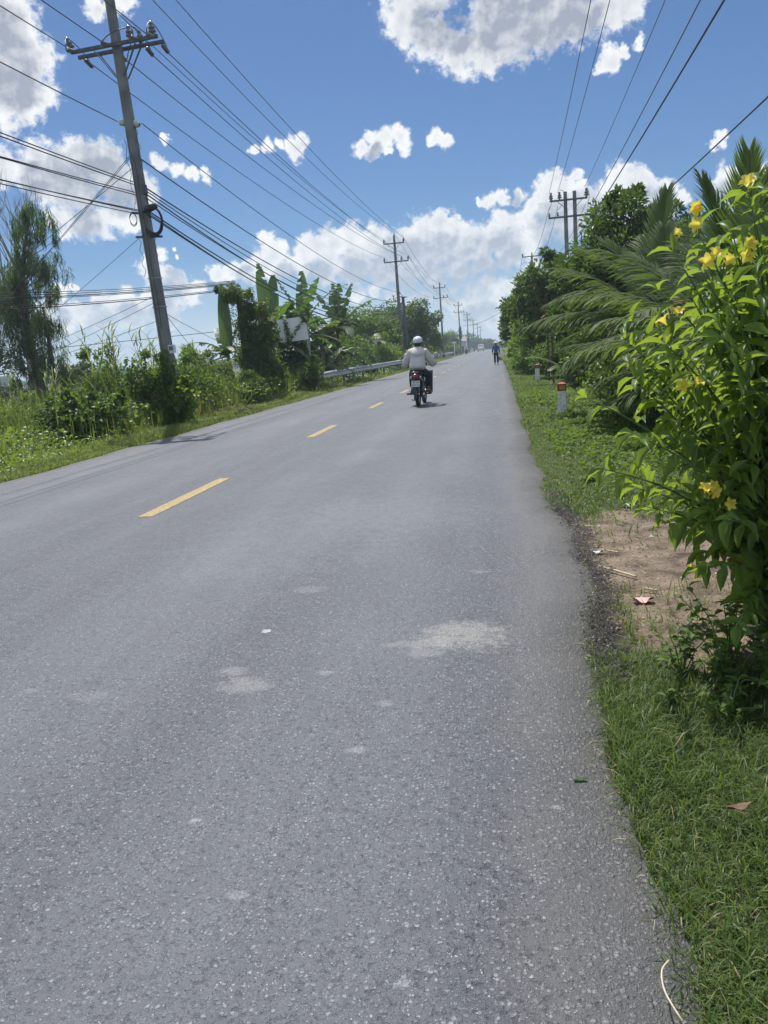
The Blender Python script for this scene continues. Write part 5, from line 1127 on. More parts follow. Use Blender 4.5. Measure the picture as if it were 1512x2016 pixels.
for k, (z, q_) in enumerate(((2.75, (-9.9, 28.5, 2.0)), (2.7, (-10.2, 27., 1.1)))): wire('slack thin drop wire '+('upper', 'lower')[k]+' from the nearest pole toward the creeper column', np_(.1, .1, z), q_, .05, .007, M_rubber, 'cables crossing the field')
# near bank spans: twin pole to the pole behind the camera, and onward
GW = 'overhead wires above the shaded verge'
for k, (xa, za, xb, zb, r) in enumerate(((3.28, 9.95, 2.0, 9.7, .012), (3.78, 9.95, 2.45, 9.7, .012), (5.35, 10.1, 3.85, 9.9, .012), (4.3, 6.9, 3.1, 6.9, .012), (4.3, 6.6, 3.3, 6.45, .018), (4.6, 5.6, 3.6, 4.4, .014))):
    wire(('power line back overhead from the twin pole pin nearest the road', 'power line from the second pin of the twin pole running back overhead', 'power line from the far pin of the twin pole running back overhead', 'lower wire from the twin pole clamp running back overhead', 'thick twisted cable from the twin pole running back overhead', 'lowest cable passing behind the tall palm spear')[k], (xa, 49.8, za), (xb, -2., zb), .35, r, M_rubber if k == 4 else M_alum, GW)
for k, (xa, za, xb) in enumerate(((3.28, 9.5, -.98), (3.78, 9.5, 0), (5.4, 9.5, .98))): wire('slack line from the '+('road end', 'middle', 'far end')[k]+' of the twin pole to the single armed pole', (xa, 50., za-.3), (QX[0]+xb, QY[0]-.1, 10.7), 1.5, .014, None, GW, 18)
for k, x in enumerate((-.98, 0, .98)): wire('far line from the '+('road side', 'middle', 'tree side')[k]+' pin of the single armed pole to the distant one', (QX[0]+x, QY[0], 10.7), (QX[1]+x, QY[1], 10.6), 1.3, .016, None, GW, 14)
for k in range(2): wire(('upper', 'lower')[k]+' slack cable from the twin pole clamp into the dark tree tops', (4.2, 50., 6.6-.5*k), (QX[0], QY[0], 5.6-.4*k), .9, .016, M_rubber, GW, 14)
wire('cable crossing high over the road far ahead', (PX[2]+.4, PY[2]-1, 6.0), (3.4, 120., 8.2), 1.1, .03, M_rubber, 'cables crossing the field')

# ------------------------------------------------------------------ roadside furniture
M_red = solid('weathered red paint', (.28, .035, .03), .6, var=.3, scale=25)
M_ochre = solid('ochre plaque', (.62, .33, .03), .6, var=.2, scale=40)
M_black = solid('black paint', (.02, .02, .02), .5, var=.2)
def post_paint():
    m, nt, bs, out = nodes_of('scuffed whitewash'); N = nt.nodes; L = nt.links; tc = N.new('ShaderNodeTexCoord')
    n = N.new('ShaderNodeTexNoise'); n.inputs['Scale'].default_value = 22; n.inputs['Detail'].default_value = 8; n.inputs['Roughness'].default_value = .75; L.new(tc.outputs['Object'], n.inputs['Vector'])
    cr = N.new('ShaderNodeValToRGB'); e = cr.color_ramp.elements; e[0].position = .34; e[0].color = (.30, .30, .29, 1); e[1].position = .52; e[1].color = (.86, .87, .88, 1)
    L.new(n.outputs[0], cr.inputs[0]); L.new(cr.outputs[0], bs.inputs['Base Color']); bs.inputs['Roughness'].default_value = .75; return m
M_post = post_paint()
def text_mesh(txt, size, depth=.001):
    cu = bpy.data.curves.new('t', 'FONT'); cu.body = txt; cu.size = size; cu.extrude = depth; cu.align_x = 'CENTER'; cu.align_y = 'CENTER'; cu.resolution_u = 2
    o = bpy.data.objects.new('t', cu); me = bpy.data.meshes.new_from_object(o); V = [tuple(v.co) for v in me.vertices]; F = [tuple(p.vertices) for p in me.polygons]
    bpy.data.objects.remove(o); bpy.data.curves.remove(cu); bpy.data.meshes.remove(me); return V, F
def km_post(x, y, rz, label, plaque, h=.60):
    t = thing('kilometre_post', label, 'milestone', (x, y, gzf(x, y)-.01), rz, 'kilometre posts on the grassy verge')
    hb = h*.74; b = MB(); b.box((0, 0, hb/2-.05), (.17, .17, hb+.1), taper=.90, bev=.006); b.build('shaft', M_post, t)
    c = MB(); z0 = hb; c.box((0, 0, z0+.06), (.155, .155, .12), bev=.006)
    c.add([(-.085, -.085, z0+.12), (.085, -.085, z0+.12), (.085, .085, z0+.12), (-.085, .085, z0+.12), (-.08, -.08, z0+.132), (.08, -.08, z0+.132), (.08, .08, z0+.132), (-.08, .08, z0+.132), (0, 0, z0+.168)],
          [(3, 2, 1, 0), (0, 1, 5, 4), (1, 2, 6, 5), (2, 3, 7, 6), (3, 0, 4, 7), (4, 5, 8), (5, 6, 8), (6, 7, 8), (7, 4, 8)]); c.build('cap', M_red, t)
    p = MB(); p.box((.008, -.0795, z0+.066), (.10, .008, .072))
    if plaque:
        V, F = text_mesh(plaque, .05); p.add([(v[0]+.008, -.0845-v[2], v[1]+z0+.066) for v in V], F, 1)
    p.build('plaque', [M_ochre if plaque else solid('faded grey plaque', (.16, .17, .17), .6), M_black], t); return t
km_post(1.09, 14.74, R(-6), 'white kilometre post with red cap and bright yellow plaque, the one nearer the camera', '2 4')
km_post(1.27, 28.6, R(-6), 'white kilometre post with red cap and faded grey plaque beyond the yellow plaqued one', '', .64)
km_post(1.32, 43.0, R(-4), 'pale kilometre post half sunk in leaves beneath the feathery bush', '', .46)

def guardrail(label, pts, h=.66):
    """two-wave steel beam on posts; every post is its own part"""
    t = thing('guardrail', label, 'guardrail', (pts[0][0], pts[0][1], 0), 0, 'steel guardrails along the weedy bank'); b = MB()
    prof = [(0, -.155), (.045, -.13), (.075, -.10), (.075, -.065), (.02, -.02), (.02, .02), (.075, .065), (.075, .10), (.045, .13), (0, .155)]
    rings = []; o = Vector((*pts[0], 0))
    for i, p in enumerate(pts):
        a = Vector((*pts[max(0, i-1)], 0)); c = Vector((*pts[min(len(pts)-1, i+1)], 0)); d = (c-a).normalized(); s_ = Vector((d.y, -d.x, 0))
        f = .75 if i in (0, len(pts)-1) else 1
        rings.append([Vector((*p, h))-o+s_*(u*f)+Vector((0, 0, v*f)) for u, v in prof]+[Vector((*p, h))-o+s_*(u*f-.006)+Vector((0, 0, v*f)) for u, v in reversed(prof)])
    b.loft(rings); b.build('rail', M_rail, t)
    for i, p in enumerate(pts[:-1]):
        d = (Vector(pts[i+1])-Vector(p)).normalized(); q = Vector((*p, 0))-o+Vector((-d.y*.09, d.x*.09, 0))+Vector((*(d*.25), 0))
        m = MB(); m.box((q.x, q.y, h*.5-.12), (.11, .11, h+.34), bev=.01); m.build('post', M_steel, t)
M_rail = solid('weathered guardrail steel', (.52, .53, .53), .5, .45, .22, 5)
def railpts(y0, y1, n, x0, x1): return [(x0+(x1-x0)*k/n+bend(y0+(y1-y0)*k/n), y0+(y1-y0)*k/n) for k in range(n+1)]
guardrail('long grey steel guardrail beginning beside the banana plants', railpts(31.4, 71., 14, -7.45, -7.65)); guardrail('second shorter guardrail farther down the bank past the gap', railpts(84., 150., 16, -7.95, -8.1))

def signboard():
    x, y = -8.62, 32.; t = thing('signboard', 'blank white signboard on two posts half covered by creepers', 'signboard', (x, y, gzf(x, y)), R(4)); z = -gzf(x, y)
    b = MB(); b.box((0, -.03, 2.62+z), (1.46, .03, .94), Matrix.Rotation(R(-3), 3, 'Y')); b.build('panel', solid('blank sign panel', (.82, .83, .84), .45, var=.08, scale=3), t)
    for px in (-.66, .74): q = MB(); q.bar((px, .03, -.1), (px, .03, 3.15+z), .07, .07); q.build('post', M_steel, t)
    q = MB(); q.bar((-.7, .035, 2.9+z), (.78, .035, 2.9+z), .04, .04); q.build('rail', M_steel, t)
    P = []; A = []
    for x0, x1, z0, z1, m in ((-.17, -.05, 3.1, 1.9, 120), (.05, .62, 2.3, 3.0, 60), (-.9, -.62, 3.0, 2.1, 420), (.55, .75, 3.12, 2.9, 90), (-.15, .0, 2.9, 2.2, 60)):
        u = rng.random(m); w = .16 if m > 300 else .03; P.append(np.stack([x0+(x1-x0)*u+rng.normal(0, w, m), -.07-rng.random(m)*.12, z+z0+(z1-z0)*u+rng.normal(0, .04, m)], -1)); A.append(rdir(m, -.6))
    P = np.concatenate(P); A = np.concatenate(A); n = len(P)
    mesh_leaves('creeper', [leaves(T_broad(), P, A, rdir(n)*.6+np.array((0, -1, .4)), rng.uniform(.05, .1, n), rng.uniform(.04, .08, n))], M_leaf_vine, t)
signboard()

def debris():
    x, y = -7.95, 21.4; t = thing('brush_heap', 'low heap of dry brown fronds and twigs on the grass by the tarmac', 'debris heap', (x, y, gzf(x, y))); n = 420
    P = np.stack([rng.normal(0, .42, n), rng.normal(0, .3, n), rng.random(n)*.12], -1); A = rdir(n); A[:, 2] *= .25
    mesh_leaves('twigs', [leaves(T_bent(), P, A, rdir(n)+np.array((0, 0, 1)), rng.uniform(.15, .5, n), rng.uniform(.012, .035, n))], leafmat('dead frond', (.10, .07, .045), (.32, .25, .17), tw=.1, rough=.8), t)
debris()

def lean_to():
    x, y = 1.95, 25.5; t = thing('lean_to', 'rusty lean-to roof edge on a thin post among the bushes', 'shelter', (x, y, gzf(x, y)))
    M_rust = solid('rusty sheet iron', (.26, .15, .10), .8, .1, .4, 6); b = MB(); V = []; F = []; n = 40
    for i in range(n+1):
        u = i/n*2.6; w = .018*math.cos(i*math.pi/1.0); V += [(-.55+u*.0+.0, -.6+u, 2.15+w), (1.6, -.6+u, 2.75+w)]
    F = [(2*i, 2*i+1, 2*i+3, 2*i+2) for i in range(n)]; b.add(V, F); b.add([(p[0], p[1], p[2]-.012) for p in V], [tuple(reversed(f)) for f in F]); b.build('roof', M_rust, t)
    for px, py, h in ((-.35, -.5, 2.2), (-.35, 1.8, 2.2), (1.4, -.5, 2.66), (1.4, 1.8, 2.66)): q = MB(); q.bar((px, py, -.1), (px, py, h), .06, .06); q.build('post', M_bark, t)
lean_to()

def gable_house():
    x, y = -12.2, 236.; t = thing('roadside_house', 'small white gabled house with a dark roof far down the weedy bank', 'house', (x, y, -.2)); W, D, H = 4.6, 6., 3.6
    b = MB(); b.add([(-W/2, -D/2, 0), (W/2, -D/2, 0), (W/2, D/2, 0), (-W/2, D/2, 0), (-W/2, -D/2, H), (W/2, -D/2, H), (W/2, D/2, H), (-W/2, D/2, H), (W/2, 0, H+1.1), (-W/2, 0, H+1.1)],
                    [(0, 1, 5, 4), (2, 3, 7, 6), (1, 2, 6, 8, 5), (3, 0, 4, 9, 7), (3, 2, 1, 0)]); b.build('wall', M_white, t)
    r = MB(); M_dk = solid('dark roof sheet', (.10, .105, .11), .6, var=.2)
    for s in (-1, 1): r.add([(-W/2-.5, s*(D/2+.5), H-.15), (W/2+.15, s*(D/2+.5), H-.15), (W/2+.15, 0, H+1.2), (-W/2-.5, 0, H+1.2), (-W/2-.5, s*(D/2+.5), H-.08), (W/2+.15, s*(D/2+.5), H-.08), (W/2+.15, 0, H+1.28), (-W/2-.5, 0, H+1.28)], [(0, 1, 2, 3), (7, 6, 5, 4), (0, 4, 5, 1), (1, 5, 6, 2), (2, 6, 7, 3), (3, 7, 4, 0)])
    r.build('roof', M_dk, t); w = MB(); w.box((-.9, -D/2-.01, 1.7), (1.1, .08, 1.2)); w.build('window', M_black, t); w = MB(); w.box((1.1, -D/2-.01, 1.05), (.9, .08, 2.1)); w.build('door', M_bark, t)
gable_house()
def hoarding():
    t = thing('roadside_hoarding', 'small blue green hoarding on legs near the far end of the road', 'hoarding', (-13.2, 262., 0)); b = MB(); b.box((0, 0, 4.2), (2.6, .2, 2.4)); b.build('panel', solid('faded blue green hoarding', (.16, .32, .33), .6, var=.15, scale=.6), t)
    for px in (-1., 1.): q = MB(); q.bar((px, .25, -.2), (px, .25, 5.2), .15, .15); q.build('leg', M_steel, t)
hoarding()

# ------------------------------------------------------------------ litter, each a small thing on the ground
def litter():
    M_straw = solid('pale straw', (.55, .48, .34), .7, var=.2, scale=40); M_paper = solid('dirty paper', (.55, .54, .55), .8, var=.15, scale=30); M_pink = solid('pink wrapper', (.60, .30, .30), .5, var=.25, scale=40)
    def curve(pts, n=14):        # a smooth bend through the given points
        p = np.array(pts); t = np.linspace(0, len(p)-1, n); c = np.stack([np.interp(t, np.arange(len(p)), p[:, k]) for k in range(3)], 1)
        for _ in range(3): c[1:-1] = .25*c[:-2]+.5*c[1:-1]+.25*c[2:]
        return [tuple(q) for q in c]
    def bar(label, pts, r, m=M_straw, name='straw', cat='straw'):
        b = MB(); pts = curve(pts); x0, y0 = pts[0][:2]; z = gzf(x0, y0) if x0 > edge_r(y0) else .02; o = Vector((x0, y0, z)); b.tube([Vector((p[0], p[1], z+p[2]))-o for p in pts], r, 6)
        ob = b.build(name, m, smooth=True, loc=o); tag(ob, label, cat, 'dry stalks on the bare earth')
    bar('longest pale stalk lying on the bare earth', [(.52, 4.56, .02), (.60, 4.46, .022), (.70, 4.33, .02)], .007); bar('short pale stalk nearest the far grass on the bare earth', [(.50, 5.5, .02), (.60, 5.4, .024)], .006)
    bar('thin stalk lying across the crumbled tarmac edge', [(.46, 5.75, .015), (.62, 5.62, .025)], .004); bar('short split stalk beside the scrap of paper on the earth', [(.58, 4.95, .025), (.68, 4.88, .02)], .005); bar('small stalk near the pink wrapper', [(.70, 4.10, .02), (.76, 4.06, .02)], .006)
    bar('curled dry stem lying on the tarmac edge at the bottom of the view', [(.285, 1.30, .012), (.262, 1.36, .02), (.268, 1.42, .016), (.29, 1.45, .012)], .002)
    def flake(label, x, y, rx, ry, m, name, cat, fold=.3, z=None, rz=0.):
        b = MB(); n = 9; V = []; top = []
        for i in range(n+1):
            for j in range(6):
                u, v = i/n*2-1, j/5*2-1; k = 1-.25*abs(u*v)-.12*math.sin(5*u+2*v); V.append((u*rx*k, v*ry*k, .003+fold*rx*(.5+.5*math.sin(3.1*u+1.7*v))*(.3+abs(u)*.7)))
        for i in range(n):
            for j in range(5): F_ = (i*6+j, (i+1)*6+j, (i+1)*6+j+1, i*6+j+1); top.append(F_)
        b.add(V, top); b.add([(p[0], p[1], p[2]-.0012) for p in V], [tuple(reversed(f)) for f in top]); o = b.build(name, m, smooth=True, loc=(x, y, gzf(x, y)+.008 if z is None else z)); o.rotation_euler = (0, 0, rz); tag(o, label, cat)
    flake('crumpled pink and white wrapper on the bare earth', .66, 3.92, .055, .03, M_pink, 'food_wrapper', 'wrapper', .5); flake('folded white scrap of paper on the bare earth', .55, 4.93, .04, .02, M_paper, 'paper_scrap', 'paper', .4)
    flake('flat pale scrap of paper stuck to the tarmac', -1.21, 3.48, .024, .026, solid('trodden paper', (.36, .36, .37), .85, var=.2, scale=60), 'paper_scrap', 'paper', .01, .0215); flake('white plastic scrap in the grass past the bare earth', .98, 6.35, .07, .035, M_paper, 'plastic_scrap', 'plastic scrap', .5)
    flake('dead brown leaf lying in the near grass', .58, 1.98, .045, .010, solid('dead leaf', (.16, .085, .055), .7, var=.3, scale=30), 'dead_leaf', 'leaf', .3, .05, .35)
    flake('dark dry leaf curled on the bare earth', .50, 4.35, .03, .02, solid('black leaf', (.04, .03, .03), .8), 'dead_leaf', 'leaf', .6)
    flake('small green leaf fallen on the tarmac near the grass edge', .18, 2.2, .022, .008, M_leaf_shrub, 'fallen_leaf', 'leaf', .1, -.003, .2)
litter()

# ------------------------------------------------------------------ people
M_skin = solid('tanned skin', (.34, .19, .13), .55, var=.08); M_hair = solid('black hair', (.012, .011, .012), .45, var=.3, scale=60)
def skin_mesh(name, mat, J, E_, root, parent, sub=2):
    """one continuous surface grown over a skeleton: J = {joint: (x, y, z, rx, ry)}"""
    keys = list(J); me = bpy.data.meshes.new(name); me.from_pydata([J[k][:3] for k in keys], [(keys.index(a), keys.index(b)) for a, b in E_], [])
    o = bpy.data.objects.new(name, me); COL.objects.link(o); me.materials.append(mat)
    md = o.modifiers.new('skin', 'SKIN'); md.use_smooth_shade = True
    if not me.skin_vertices: 
        bm = bmesh.new(); bm.from_mesh(me); bm.verts.layers.skin.verify(); bm.to_mesh(me); bm.free()
    for i, k in enumerate(keys):
        sv = me.skin_vertices[0].data[i]; sv.radius = (J[k][3], J[k][4] if len(J[k]) > 4 else J[k][3]); sv.use_root = (k == root)
    sb = o.modifiers.new('subdivision', 'SUBSURF'); sb.levels = sub; sb.render_levels = sub
    # bake so that copies share a plain mesh
    dg = bpy.context.evaluated_depsgraph_get(); ev = o.evaluated_get(dg); nm = bpy.data.meshes.new_from_object(ev); o.modifiers.clear(); o.data = nm; nm.name = name
    bpy.data.meshes.remove(me)
    if not nm.materials: nm.materials.append(mat)
    for p in nm.polygons: p.use_smooth = True
    if parent: o.parent = parent
    return o
def hand(J, E_, nm, wrist, d, up, curl=.5):
    """five fingers rooted in the palm"""
    w = Vector(wrist); d = Vector(d).normalized(); up = Vector(up).normalized(); s_ = d.cross(up).normalized(); pc = w+d*.05
    J[nm+'palm'] = (*pc, .034, .018); 
    for i, (off, l) in enumerate(((-.027, .066), (-.009, .076), (.009, .072), (.026, .056))):
        k0 = w+d*.085+s_*off; k1 = k0+d*l*.5-up*l*.25*curl; k2 = k1+d*l*.42*(1-curl*.6)-up*l*.55*curl
        for j, (p, r) in enumerate(((k0, .010), (k1, .0085), (k2, .007))): J[f'{nm}f{i}{j}'] = (*p, r, r)
        E_ += [(nm+'palm', f'{nm}f{i}0'), (f'{nm}f{i}0', f'{nm}f{i}1'), (f'{nm}f{i}1', f'{nm}f{i}2')]
    a = w+d*.035-s_*.034; b = a+d*.03-s_*.012-up*.012; J[nm+'t0'] = (*a, .010, .010); J[nm+'t1'] = (*b, .008, .008); E_ += [(nm+'palm', nm+'t0'), (nm+'t0', nm+'t1')]
def head_mesh(name, mat, c, s, parent, look=(0, 1, 0)):
    """egg shaped head with brow, nose, mouth, chin and ears; faces +Y before turning"""
    b = bmesh.new(); bmesh.ops.create_uvsphere(b, u_segments=28, v_segments=20, radius=1.)
    for v in b.verts:
        x, y, z = v.co; f = max(0, y)
        X = x*(.075-.012*max(0, -z)); Y = y*(.095 if y < 0 else .09)-.0; Z = z*.118
        if z < -.2: Y *= 1-.25*(-z-.2); X *= 1-.28*(-z-.2)
        g = lambda ax, az, sx, sz: math.exp(-((x-ax)/sx)**2-((z-az)/sz)**2)*f
        Y += .024*g(0, -.12, .14, .2)+.012*g(0, -.5, .25, .08)+.010*g(0, -.8, .25, .16)+.006*g(0, .16, .5, .08)-.010*(g(.38, .02, .16, .1)+g(-.38, .02, .16, .1))-.005*g(0, -.62, .3, .05)
        if abs(x) > .9 and abs(y) < .28 and -.35 < z < .2: X *= 1.16
        v.co = (X, Y, Z)
    me = bpy.data.meshes.new(name); b.to_mesh(me); b.free(); me.materials.append(mat)
    for p in me.polygons: p.use_smooth = True
    o = bpy.data.objects.new(name, me); COL.objects.link(o); o.scale = (s, s, s); o.location = c; o.parent = parent; return o

# --- motor scooter, built with the rear tyre on the origin and facing +Y
M_mblk = solid('dark blue black plastic', (.016, .02, .032), .35, var=.2, coat=.3); M_mgrey = solid('grey engine metal', (.14, .145, .15), .5, .6, .3, 20); M_seat = solid('black vinyl', (.02, .02, .022), .5, var=.2, scale=40)
M_tyre = solid('tyre rubber', (.022, .022, .023), .85, var=.3, scale=30); M_chrome = solid('chrome', (.6, .6, .6), .18, 1, .05); M_lamp = solid('red lamp lens', (.16, .012, .02), .25, var=.2, coat=.4); M_clear = solid('clear lens', (.4, .4, .42), .2, var=.1)
def ring_at(c, rx, rz_, n=14, y=0., p=2.6):
    out = []
    for k in range(n):
        a = 2*math.pi*k/n; ca, sa = math.cos(a), math.sin(a); out.append(Vector((c[0]+rx*abs(ca)**(2/p)*math.copysign(1, ca), c[1], c[2]+rz_*abs(sa)**(2/p)*math.copysign(1, sa))))
    return out
def make_moto():
    t = thing('motor_scooter', 'dark blue motorbike with white number plate ridden down the middle of the near lane', 'motorbike', (0, 0, 0))
    def wheel(nm, y):
        R_ = .285; w = MB(); pr = [(R_-.075, -.028), (R_-.04, -.043), (R_-.012, -.038), (R_, -.012), (R_, .012), (R_-.012, .038), (R_-.04, .043), (R_-.075, .028), (R_-.075, -.028)]
        w.lathe(pr, (0, y, R_), 32, Matrix.Rotation(R(90), 3, 'Y')); ob = w.build(nm, M_tyre, t, smooth=True)
        r = MB(); r.lathe([(R_-.08, -.022), (R_-.07, -.018), (R_-.07, .018), (R_-.08, .022), (R_-.092, .0), (R_-.08, -.022)], (0, y, R_), 32, Matrix.Rotation(R(90), 3, 'Y')); r.lathe([(.02, -.06), (.045, -.05), (.045, .05), (.02, .06)], (0, y, R_), 12, Matrix.Rotation(R(90), 3, 'Y'))
        for k in range(12): a = 2*math.pi*k/12; r.tube([(.03*(-1)**k, y+.04*math.cos(a), R_+.04*math.sin(a)), (0, y+.205*math.cos(a+.25), R_+.205*math.sin(a+.25))], .004, 4)
        r.build('rim', M_chrome, ob, smooth=True)
    wheel('rear_wheel', .0); wheel('front_wheel', 1.22)
    b = MB(); b.loft([ring_at((0, y, z), rx, rz_) for y, z, rx, rz_ in ((-.33, .73, .075, .035), (-.27, .72, .12, .075), (-.1, .69, .135, .10), (.12, .64, .135, .12), (.32, .57, .12, .12), (.5, .47, .09, .10), (.62, .42, .07, .08))]); b.build('body', M_mblk, t, smooth=True)
    b = MB(); b.loft([ring_at((0, y, z), rx, rz_) for y, z, rx, rz_ in ((-.30, .80, .08, .02), (-.22, .80, .125, .04), (.05, .79, .135, .045), (.25, .765, .13, .05), (.42, .755, .11, .045), (.52, .74, .07, .03))]); b.build('seat', M_seat, t, smooth=True)
    b = MB(); b.loft([ring_at((0, y, z), rx, rz_) for y, z, rx, rz_ in ((.62, .42, .06, .07), (.78, .5, .055, .08), (.9, .66, .06, .12), (.97, .86, .075, .12), (1.0, .98, .06, .06))]); b.build('frame_cover', M_mblk, t, smooth=True)
    b = MB()
    for s in (-1, 1): b.loft([[Vector((s*(.10+.16*w), .80+.10*w+.16*v, .30+.52*v)) for w in (0, .5, 1)]+[Vector((s*(.10+.16*w), .815+.10*w+.16*v, .30+.52*v)) for w in (1, .5, 0)] for v in (0, .3, .7, 1.)])
    b.build('leg_shield', M_mblk, t, smooth=True)
    b = MB(); b.tube([(0, .95, 1.0), (0, 1.06, .72), (0, 1.08, .64)], .035, 8)
    for s in (-1, 1): b.tube([(s*.07, 1.06, .68), (s*.075, 1.22, .285)], .022, 8)
    b.bar((-.09, 1.06, .68), (.09, 1.06, .68), .06, .04); b.build('fork', M_mgrey, t, smooth=True)
    for y, a0, a1, nm in ((1.22, 20, 150, 'front_mudguard'), (0, 60, 205, 'rear_mudguard')):
        b = MB(); rr = []
        for a in np.linspace(R(a0), R(a1), 12): rr.append([Vector((x, y+(.32-.02*abs(x)/.06)*math.cos(a), .285+(.32-.02*abs(x)/.06)*math.sin(a))) for x in (-.06, -.03, 0, .03, .06)]+[Vector((x, y+(.312-.02*abs(x)/.06)*math.cos(a), .285+(.312-.02*abs(x)/.06)*math.sin(a))) for x in (.06, .03, 0, -.03, -.06)])
        b.loft(rr); b.build(nm, M_mblk, t, smooth=True)
    b = MB(); b.loft([ring_at((0, .9, .97), .07, .07), ring_at((0, .98, 1.0), .13, .085), ring_at((0, 1.06, .98), .10, .07), ring_at((0, 1.1, .96), .06, .045)]); b.build('headlight', M_mblk, t, smooth=True)
    b = MB(); b.tube([(-.36, .80, 1.02), (-.27, .84, 1.03), (-.12, .93, 1.03), (.12, .93, 1.03), (.27, .84, 1.03), (.36, .80, 1.02)], .014, 8); b.build('handlebar', M_mgrey, t, smooth=True)
    for s in (-1, 1):
        b = MB(); b.tube([(s*.25, .855, 1.03), (s*.37, .79, 1.02)], .02, 8); b.build('grip', M_rubber, t, smooth=True)
        b = MB(); b.bar((s*.22, .9, 1.03), (s*.40, .86, .99), .012, .018); b.build('brake_lever', M_mblk, t)
        b = MB(); b.tube([(s*.26, .86, 1.04), (s*.32, .86, 1.12), (s*.37, .85, 1.19)], .007, 6); b.lathe([(.01, -.012), (.055, -.008), (.06, .004), (.03, .014), (.005, .016)], (s*.385, .85, 1.21), 14, Matrix.Rotation(R(90), 3, 'X')); b.build('mirror', M_clear, t, smooth=True)
        b = MB(); b.bar((s*.06, .02, .3), (s*.27, .02, .3) if s < 0 else (s*.2, .02, .3), .05, .04); b.bar((s*.05, .55, .27), (s*.27, .55, .27), .04, .035); b.build('footpeg', M_rubber, t)
        b = MB(); b.tube([(s*.11, -.02, .285), (s*.125, .08, .6)], .028, 8); b.tube([(s*.11, -.02, .33), (s*.122, .06, .52)], .04, 8); b.build('shock_absorber', M_mgrey, t, smooth=True)
        b = MB(); b.loft([ring_at((s*.105, -.275, .70), .022, .026, 8), ring_at((s*.115, -.315, .70), .028, .032, 8), ring_at((s*.115, -.335, .70), .018, .022, 8)]); b.build('indicator', M_clear, t, smooth=True)
    b = MB(); b.loft([ring_at((0, -.30, .725), .085, .06, 12), ring_at((0, -.335, .72), .08, .062, 12), ring_at((0, -.362, .705), .055, .045, 12)]); b.build('tail_light', M_lamp, t, smooth=True)
    b = MB(); tilt = Matrix.Rotation(R(-14), 3, 'X'); b.box((0, -.345, .555), (.20, .006, .145), tilt)
    for txt, dz, sz in (('66-L8', .034, .068), ('007.35', -.034, .068)):
        V, F = text_mesh(txt, sz); b.add([tilt @ Vector((v[0]*.98, -.0045-v[2], v[1]+dz))+Vector((0, -.345, .555)) for v in V], F, 1)
    b.build('licence_plate', [M_white, M_black], t)
    b = MB(); b.box((0, -.30, .56), (.16, .05, .2), tilt); b.build('plate_bracket', M_mblk, t)
    b = MB(); b.tube([(.10, .45, .22), (.13, .25, .22), (.15, .02, .25), (.16, -.22, .30)], [.02, .022, .045, .04], 10); b.build('exhaust', M_chrome, t, smooth=True)
    b = MB(); b.box((0, .5, .3), (.22, .3, .2), bev=.03); b.tube([(-.13, .5, .3), (.14, .5, .3)], .09, 12); b.build('engine', M_mgrey, t)
    b = MB(); b.tube([(-.07, .0, .30), (-.08, .2, .33), (-.08, .42, .33)], .045, 8); b.build('chain_case', M_mblk, t, smooth=True)
    b = MB(); b.tube([(.11, .1, .78), (.12, -.25, .82), (.06, -.36, .84), (-.06, -.36, .84), (-.12, -.25, .82), (-.11, .1, .78)], .012, 6); b.build('grab_rail', M_mblk, t, smooth=True)
    b = MB(); b.tube([(-.1, .5, .2), (-.16, .35, .12), (-.19, .25, .15)], .012, 6); b.build('side_stand', M_mgrey, t, smooth=True)
    return t
